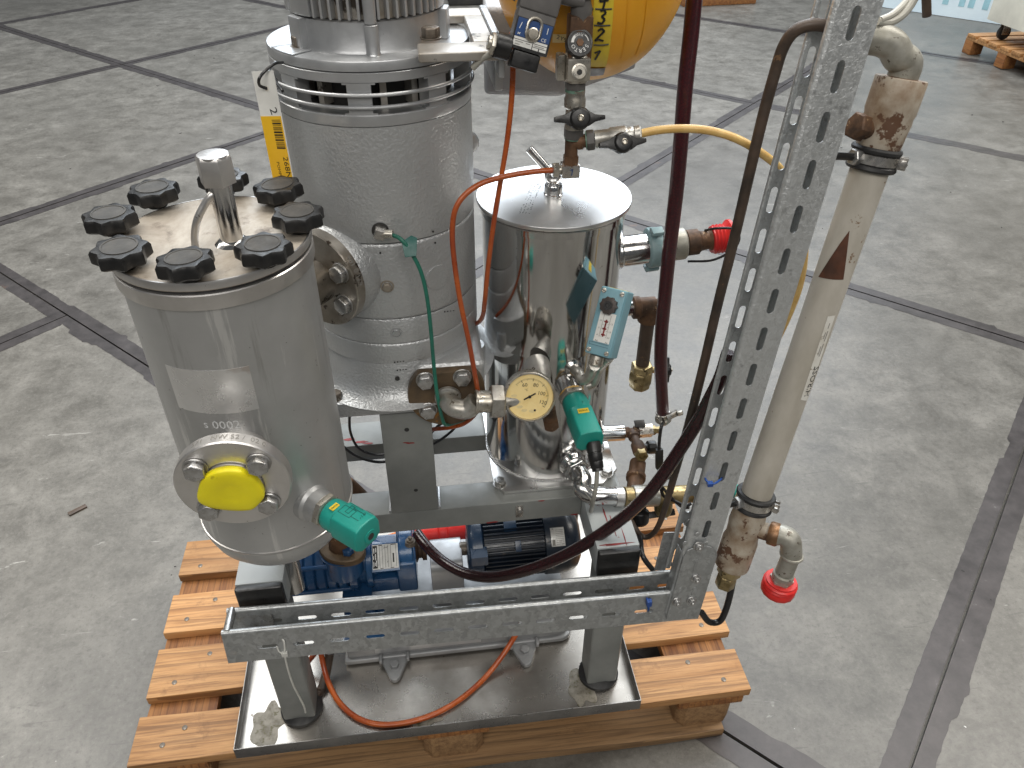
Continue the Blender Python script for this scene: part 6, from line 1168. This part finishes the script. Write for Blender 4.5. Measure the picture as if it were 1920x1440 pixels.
part('cast_lettering', strokes(M(), frame((pl[0] + .0, by0 + .0048, TZ + .049), (1, 0, 0), (0, -1, 0)), [(x_, -.007, x_, .007) for x_ in (-.022, -.017, -.010, -.006, -.001, .004, .010, .014, .020, .024)], .0022, .0008), MT['bolt_dark'], cb)
BLUEFOOT = 1
gp = thing('gear_pump', 'blue gear pump with metal nameplate and brown port flange under the filter vessel', 'pump', (.44, AY, AZ_))
PB = MT['pump_blue']; ax1 = (1, 0, 0)
gx = lambda u_: u_[0]
g0, g1, g2, g3, g4, g5 = .300, (0.4180, 0.2500, 0.3297)[0], (0.4524, 0.2500, 0.3243)[0], (0.5126, 0.2500, 0.3150)[0], (0.5522, 0.2500, 0.3089)[0], (0.5738, 0.2500, 0.3055)[0]
prf = [(.040, 0), (.050, .004), (.052, .012)]; x = .014
while x < (g1 - g0) - .012: prf += [(.056, x), (.058, x + .002), (.058, x + .0155), (.056, x + .0175), (.0535, x + .0185)]; x += .0205
prf += [(.056, g1 - g0)]
m = M(); m.lathe((g0, AY, AZ_), ax1, prf, 56); part('pump_casing', m, PB, gp)
for s_ in (R(200), R(250), R(140), R(20)): m = M(); m.cyl((g0 + .004, AY + .060 * math.cos(s_), AZ_ + .060 * math.sin(s_)), (g1 + .002, AY + .060 * math.cos(s_), AZ_ + .060 * math.sin(s_)), .0048, n=14); part('tie_rod', m, PB, gp)
m = M(); m.lathe((g1, AY, AZ_), ax1, [(.060, 0), (.064, .002), (.064, .016), (.060, .018), (.048, .020), (.048, g2 - g1), (.058, g2 - g1), (.060, g2 - g1 + .002), (.060, g2 - g1 + .012), (.040, g2 - g1 + .014), (.030, g3 - g1 - .012), (.030, g3 - g1)], 56); part('pump_head', m, PB, gp)
m = M(); m.bx(g2 + .016, g3 + .004, AY - .022, AY + .03, AZ_ - .05, AZ_ + .034); m.bx(g2 - .004, g3 + .002, AY - .050, AY - .028, AZ_ - .05, AZ_ - .012); part('bearing_bracket', m, PB, gp, .005, 3)
m = M(); m.bx(g3, g4, AY - .052, AY + .052, AZ_ - .055, AZ_ + .030); m.cyl((g3 + .006, AY, AZ_ + .01), (g4 - .004, AY, AZ_ + .01), .05, n=40); part('end_bearing', m, PB, gp, .006, 3)
m = M(); q0_ = V(g4 - .008, AY - .020, AZ_ + .050); m.lathe(q0_ + V(0, 0, .004), UP, [(.012, 0), (.010, .004), (.010, .008)], 16); m.hexa(q0_ + V(0, 0, .011), q0_ + V(0, 0, .017), .0078); m.cyl(q0_ + V(0, 0, .016), q0_ + V(0, 0, .023), .0034, n=12); part('grease_nipple', m, MT['bolt_dark'], gp)
m = M(); m.lathe((g4 - .002, AY, AZ_ + .008), ax1, [(.022, 0), (.024, .004), (.016, .008), (.016, .014), (.021, .016), (.021, .024)], 24); part('shaft_coupling', m, MT['rusty_brown'], gp)
m = M(); mx = (g1 + .004 - .006); fo_ = [( .052 * math.cos(2 * math.pi * i / 40) * (.72 + .28 * abs(math.cos(2 * math.pi * i / 40))), .040 * math.sin(2 * math.pi * i / 40)) for i in range(40)]
pfc = V((0.4129, 0.2450, 0.4127)); m.lathe((pfc.x, pfc.y, AZ_ + .02), UP, [(.036, 0), (.034, pfc.z - AZ_ - .034), (.044, pfc.z - AZ_ - .030)], 36); part('port_neck', m, PB, gp)
rotz = Matrix.Translation(pfc) @ Matrix.Rotation(R(-38), 4, 'Z'); m = M(); m.poly(rotz @ Matrix.Translation((0, 0, -.016)), fo_, .016); pfl = part('port_flange', m, MT['rust_flange'], gp, .003, 3)
m = M(); m.lathe(pfc, UP, [(.024, 0), (.022, .018), (.020, .05)], 28); part('port_pipe', m, MT['rusty_brown'], pfl)
bp = V((0.4268, 0.2250, 0.4197)); m = M(); m.hexa((bp.x, bp.y, pfc.z), (bp.x, bp.y, pfc.z + .011), .0118, .3); m.cyl((bp.x, bp.y, pfc.z + .0108), (bp.x, bp.y, pfc.z + .0114), .0098, n=20); part('flange_bolt', m, PB, pfl, .0006)
npc = V((0.4927, 0.2450, 0.3664)); npn = V(0, -.55, .84).normalized(); npf = frame(npc, (1, 0, 0), npn)
m = M(); m.bx(-.0275, .0285, -.0285, .0275, -.010, -.0005, npf); npb = part('nameplate_holder', m, PB, gp, .0015)
m = M(); m.bx(-.0250, .0260, -.0235, .0250, 0, .0008, npf); npp = part('nameplate', m, MT['nameplate'], npb)
npr = npf @ Matrix.Translation((0, 0, .0009))
m = strokes(M(), npr, [(x_, -.021, x_, .0225) for x_ in (-.0105, -.005, .0005, .006, .0115, .022)] , .0006); m2 = M(); m2.bx(-.0240, -.0150, -.0215, .0230, 0, .0002, npr); m2.bx(.0150, .0180, -.012, .006, 0, .0002, npr); m2.bx(-.012, -.005, .0225, .0242, 0, .0002, npr); m2.bx(.012, .022, .0225, .0242, 0, .0002, npr); m2.bx(-.010, -.004, -.0228, -.0215, 0, .0002, npr); m2.bx(.010, .017, -.0228, -.0215, 0, .0002, npr)
part('nameplate_print', merge(m, m2), MT['print_black'], npp)
part('nameplate_lettering', strokes(M(), npr @ Matrix.Translation((-.0195, 0, .0003)), [(x_, y_, x_, y_ + h_) for x_, y_, h_ in ((-.003, -.018, .010), (0, -.016, .006), (.0025, -.018, .012), (-.003, -.004, .007), (.001, -.005, .012), (-.002, .008, .010), (.002, .010, .009))], .0016, .0002), MT['print_white'], npp)
m = M(); m.bx(.396, .492, .158, .26, TZ + .0705, TZ + .083); m.bx(.40, .46, .20, .36, TZ + .083, AZ_ - .03); part('pump_foot', m, PB, gp, .004)
# coupling guard
cgd = thing('coupling_guard', 'plain grey sheet metal coupling guard between blue pump and dark motor', 'guard', (.63, AY, .24))
u0, u1 = (0.5804, 0.2350, 0.3553)[0], (0.6463, 0.2350, 0.3454)[0]
o_ = [(-.052, -.085), (-.052, -.012)] + [(-.052 + .018 - .018 * math.cos(math.pi / 2 * i / 6), -.006 + .018 * math.sin(math.pi / 2 * i / 6)) for i in range(7)] + [(.014 + .018 * math.sin(math.pi / 2 * i / 6), -.006 + .018 * math.cos(math.pi / 2 * i / 6)) for i in range(7)] + [(.032, -.085)]
fg = Matrix(((0, 0, 1, u0), (1, 0, 0, AY), (0, 1, 0, AZ_), (0, 0, 0, 1))); m = M(); m.poly(fg, o_, u1 - u0); part('guard_shell', m, MT['guard_alu'], cgd, .003, 2)
# electric motor
em = thing('electric_motor', 'dark navy electric motor with cooling ribs and silver nameplate in the tray', 'motor', (.77, AY, AZ_))
m0, m1, m2_, m3 = (0.6588, 0.2600, 0.3307)[0], (0.6917, 0.2600, 0.3258)[0], (0.8189, 0.2600, 0.3236)[0], (0.8925, 0.2600, 0.3211)[0]
MN = MT['motor_navy']
m = M(); m.lathe((m0 - .016, AY, AZ_), ax1, [(.014, 0), (.014, .018), (.05, .018)], 24); part('motor_shaft', m, MT['bolt_dark'], em)
m = M(); m.lathe((m0, AY, AZ_), ax1, [(.035, -.002), (.054, 0), (.061, .004), (.064, .010), (.064, m1 - m0 - .004), (.058, m1 - m0)], 56); m.bx(m0 + .004, m1 + .004, AY - .068, AY - .040, AZ_ + .022, AZ_ + .046); part('drive_end_shield', m, MT['motor_blue'], em, 0)
m = M(); m.lathe((m1 - .002, AY, AZ_), ax1, [(.0545, 0), (.0545, m2_ - m1 + .004)], 48); part('motor_frame', m, MN, em)
rib = M(); rib.bx(0, m2_ - m1 - .004, -.0016, .0016, .050, .0660); rme = rib.mesh('cooling_rib', .001, 2); rme.materials.append(MN)
for i in range(26): inst('cooling_rib', rme, em, Matrix.Translation((m1, AY, AZ_)) @ Matrix.Rotation(R(-88 + i * 8.4), 4, 'X') if True else None)
for i in range(14): inst('cooling_rib', rme, em, Matrix.Translation((m1, AY, AZ_)) @ Matrix.Rotation(R(130 + i * 8.4), 4, 'X'))
m = M(); m.lathe((m2_ - .004, AY, AZ_), ax1, [(.0660, 0), (.0685, .001), (.0690, .004), (.0690, (m3 - m2_) * .62), (.066, (m3 - m2_) * .80), (.058, (m3 - m2_) * .94), (.045, m3 - m2_ + .003)], 64); part('fan_cowl', m, MN, em)
for ang_, w_ in ((R(46), .012), (R(4), .026)):
    xm = (m1 + m2_) / 2 + (.004 if w_ < .02 else -.008); m = M(); f_ = Matrix.Translation((xm, AY, AZ_)) @ Matrix.Rotation(ang_ - 0, 4, 'X'); 
    m.bx(-w_ / 2, w_ / 2, -.011, .011, .055, .0672, f_); part('frame_pad', m, MT['motor_blue'], em, .001)
na = R(36); f_ = Matrix.Translation(((m2_ + m3) / 2 - .016, AY, AZ_)) @ Matrix.Rotation(na, 4, 'X'); NP = M(); 
def cowl(x, y, off=.0008): a = -y / .069; return f_ @ V(x, -math.sin(a) * (.069 + off), math.cos(a) * (.069 + off))
k_ = M(); n_ = 8; k_.add([cowl(-.013 + .028 * i / n_, -.020 + .038 * j / n_) for i in range(n_ + 1) for j in range(n_ + 1)], [(i * 9 + j, (i + 1) * 9 + j, (i + 1) * 9 + j + 1, i * 9 + j + 1) for i in range(n_) for j in range(n_)]); mp_ = part('nameplate', k_, MT['nameplate'], em)
def cowl_box(x0_, x1_, y0_, y1_): return M().add([cowl(x0_, y0_, .0012), cowl(x1_, y0_, .0012), cowl(x1_, y1_, .0012), cowl(x0_, y1_, .0012)], [(0, 1, 2, 3)])
part('nameplate_print', merge(cowl_box(-.011, -.005, -.018, -.006), *[cowl_box(-.003, .013, y_, y_ + .0009) for y_ in (-.016, -.0125, -.009, -.0055, -.002, .0015, .005, .0085, .012)]), MT['print_grey'], mp_)
# red power plug with orange cables behind the guard
rp = thing('power_plug', 'red industrial power plug with grey collar lying in the tray behind the guard', 'plug', (0.5980, 0.4584, 0.1850))
r0, r1 = V((0.5443, 0.4540, 0.1900)), V((0.6642, 0.4622, 0.1900)); rdr = (r1 - r0).normalized(); RL = (r1 - r0).length
m = M(); m.lathe(r0, rdr, [(.024, 0), (.030, .003), (.030, RL * .45), (.034, RL * .48), (.034, RL * .62), (.030, RL * .66), (.030, RL)], 32); part('plug_body', m, MT['red_plastic'], rp)
m = M(); m.lathe(r0 - rdr * .026, rdr, [(.018, 0), (.026, .004)] + [(.026 + .001 * (i % 2), .006 + i * .0025) for i in range(8)], 14); part('grey_collar', m, MT['cable_grey'], rp)
for o1, o2, o3 in (((0.5198, 0.4654, 0.1920), (0.4851, 0.4673, 0.1800), (0.4462, 0.4657, 0.1650)), ((0.5204, 0.4557, 0.1860), (0.4884, 0.4613, 0.1750), (0.4457, 0.4635, 0.1600))):
    m = M(); m.tube([o1, o2, o3, V(o3) + V(-.06, -.03, -.006)], .0058, 12); solo('orange_cable', '%s of two orange cables entering the grey plug collar' % ('upper' if o2[2] > .178 else 'lower'), 'cable', m, MT['orange_cable'], o2, 'orange power cables')
m = M(); m.tube([r1 + rdr * -.004, V((0.6795, 0.4548, 0.1700)), V((0.7044, 0.4516, 0.1550))], .0058, 12); solo('orange_cable', 'orange cable leaving the right end of the red plug', 'cable', m, MT['orange_cable'], r1)
hd = V((0.3500, 0.1227, 0.1580)); m = M(); m.tube([V((0.3667, 0.1535, 0.2000)), V((0.3575, 0.1320, 0.1700)), V((0.3484, 0.1053, 0.1540))], .009, 12); m.lathe(V((0.3447, 0.0988, 0.1540)), (-.3, -.8, .15), [(.006, -.02), (.010, -.018), (.010, 0), (.006, .002), (.006, .012)], 12); solo('dark_fitting', 'small dark pipe fitting lying behind the left front leg', 'pipe fitting', m, MT['tube_rusty'], hd)

# ================================================================ BACKGROUND
p0 = V((5.1510, 6.7807, 0.0000)); p1 = V((5.7835, 6.0351, 0.0000)); pdx = (p1 - p0).normalized(); pny = V(-pdx.y, pdx.x, 0)
bpn = thing('blue_banner', 'large pale blue printed panel standing at the far right wall', 'panel', p0.lerp(p1, .5))
f_ = Matrix((pdx, pny, V(0, 0, 1))).transposed().to_4x4(); f_.translation = p0
m = M(); m.bx(0, 3.2, 0, .04, .004, 1.9, f_); part('panel_board', m, MT['panel_blue'], bpn)
m = M()
for x_ in (.56, .70, .78, .90, 1.0): m.bx(x_, x_ + .05, -.002, 0, .10, .42, f_)
m.bx(.44, .60, -.002, 0, .14, .17, f_); part('panel_print', m, MT['panel_print'], bpn)
# second pallet with cabinet on casters
P2 = V(4.955, 4.62, 0); p2 = thing('wooden_pallet', 'weathered orange pallet far away under the cream cabinet', 'pallet', P2)
for y_ in (5.02, 4.62, 4.22):
    for x_ in (4.955, 5.45, 5.95):
        m = M(); m.bx(x_, x_ + .10, y_ - .002, y_ + .095, .004, .1); part('spacer_block', m, MT['chip_block'] if False else MT['pallet_wood_cross'], p2, .003)
for x_ in (4.955, 5.45, 5.95): plank('stringer_board', x_, x_ + .10, 4.22, 5.115, .1005, .122, MT['pallet_wood'], p2)
for i in range(7): plank('deck_board', 4.95, 6.05, 4.215 + i * .131, 4.215 + i * .131 + .10, .1225, .145, MT['pallet_wood'], p2)
cc = V((4.9675, 4.9723, 0.2700)); cbn = thing('cream_cabinet', 'cream cabinet on black casters standing on the far pallet', 'cabinet', cc)
m = M(); m.bx(cc.x, cc.x + .8, cc.y - 1.1, cc.y, .27, 1.25); part('cabinet_body', m, MT['cabinet_cream'], cbn, .006)
for dx_, dy_ in ((.10, -.10), (.10, -.95), (.70, -.10), (.70, -.95)):
    x_, y_ = cc.x + dx_, cc.y + dy_; m = M(); m.cyl((x_, y_ - .014, .197), (x_, y_ + .014, .197), .05, n=28, ch=.004); cs = part('caster', m, MT['rubber_black'], cbn); m = M(); m.bx(x_ - .028, x_ + .028, y_ - .022, y_ - .017, .185, .262); m.bx(x_ - .028, x_ + .028, y_ + .017, y_ + .022, .185, .262); m.bx(x_ - .04, x_ + .04, y_ - .035, y_ + .035, .260, .2695); part('caster_fork', m, MT['hose_clamp'], cs, .002)
tm = V((4.0340, 7.0525, 0.0000)); m = M(); m.bx(-.75, 0, 0, .10, .002, .11, Matrix.Translation(tm) @ Matrix.Rotation(R(6), 4, 'Z')); solo('timber_beam', 'brown timber lying on the floor at the top edge behind the red hose', 'timber', m, MT['pallet_wood_cross'], tm, bevel=.005)
dk_ = V((1.0651, 7.2850, 0.0000)); m = M(); m.bx(0, .42, 0, .35, .002, .16, Matrix.Translation(dk_)); solo('dark_crate', 'dark low crate on the floor far behind the silver pump', 'crate', m, MT['inner_dark'], dk_, bevel=.01)

sp_ = V((-0.3814, 0.8337, 0.0000)); m = M(); m.bx(-.024, .024, -.007, .007, 0, .006, Matrix.Translation(sp_) @ Matrix.Rotation(R(38), 4, 'Z')); solo('scrap_piece', 'small dark brown scrap strip lying on the floor left of the pallet', 'scrap', m, MT['tube_rusty'], sp_, bevel=.0015)
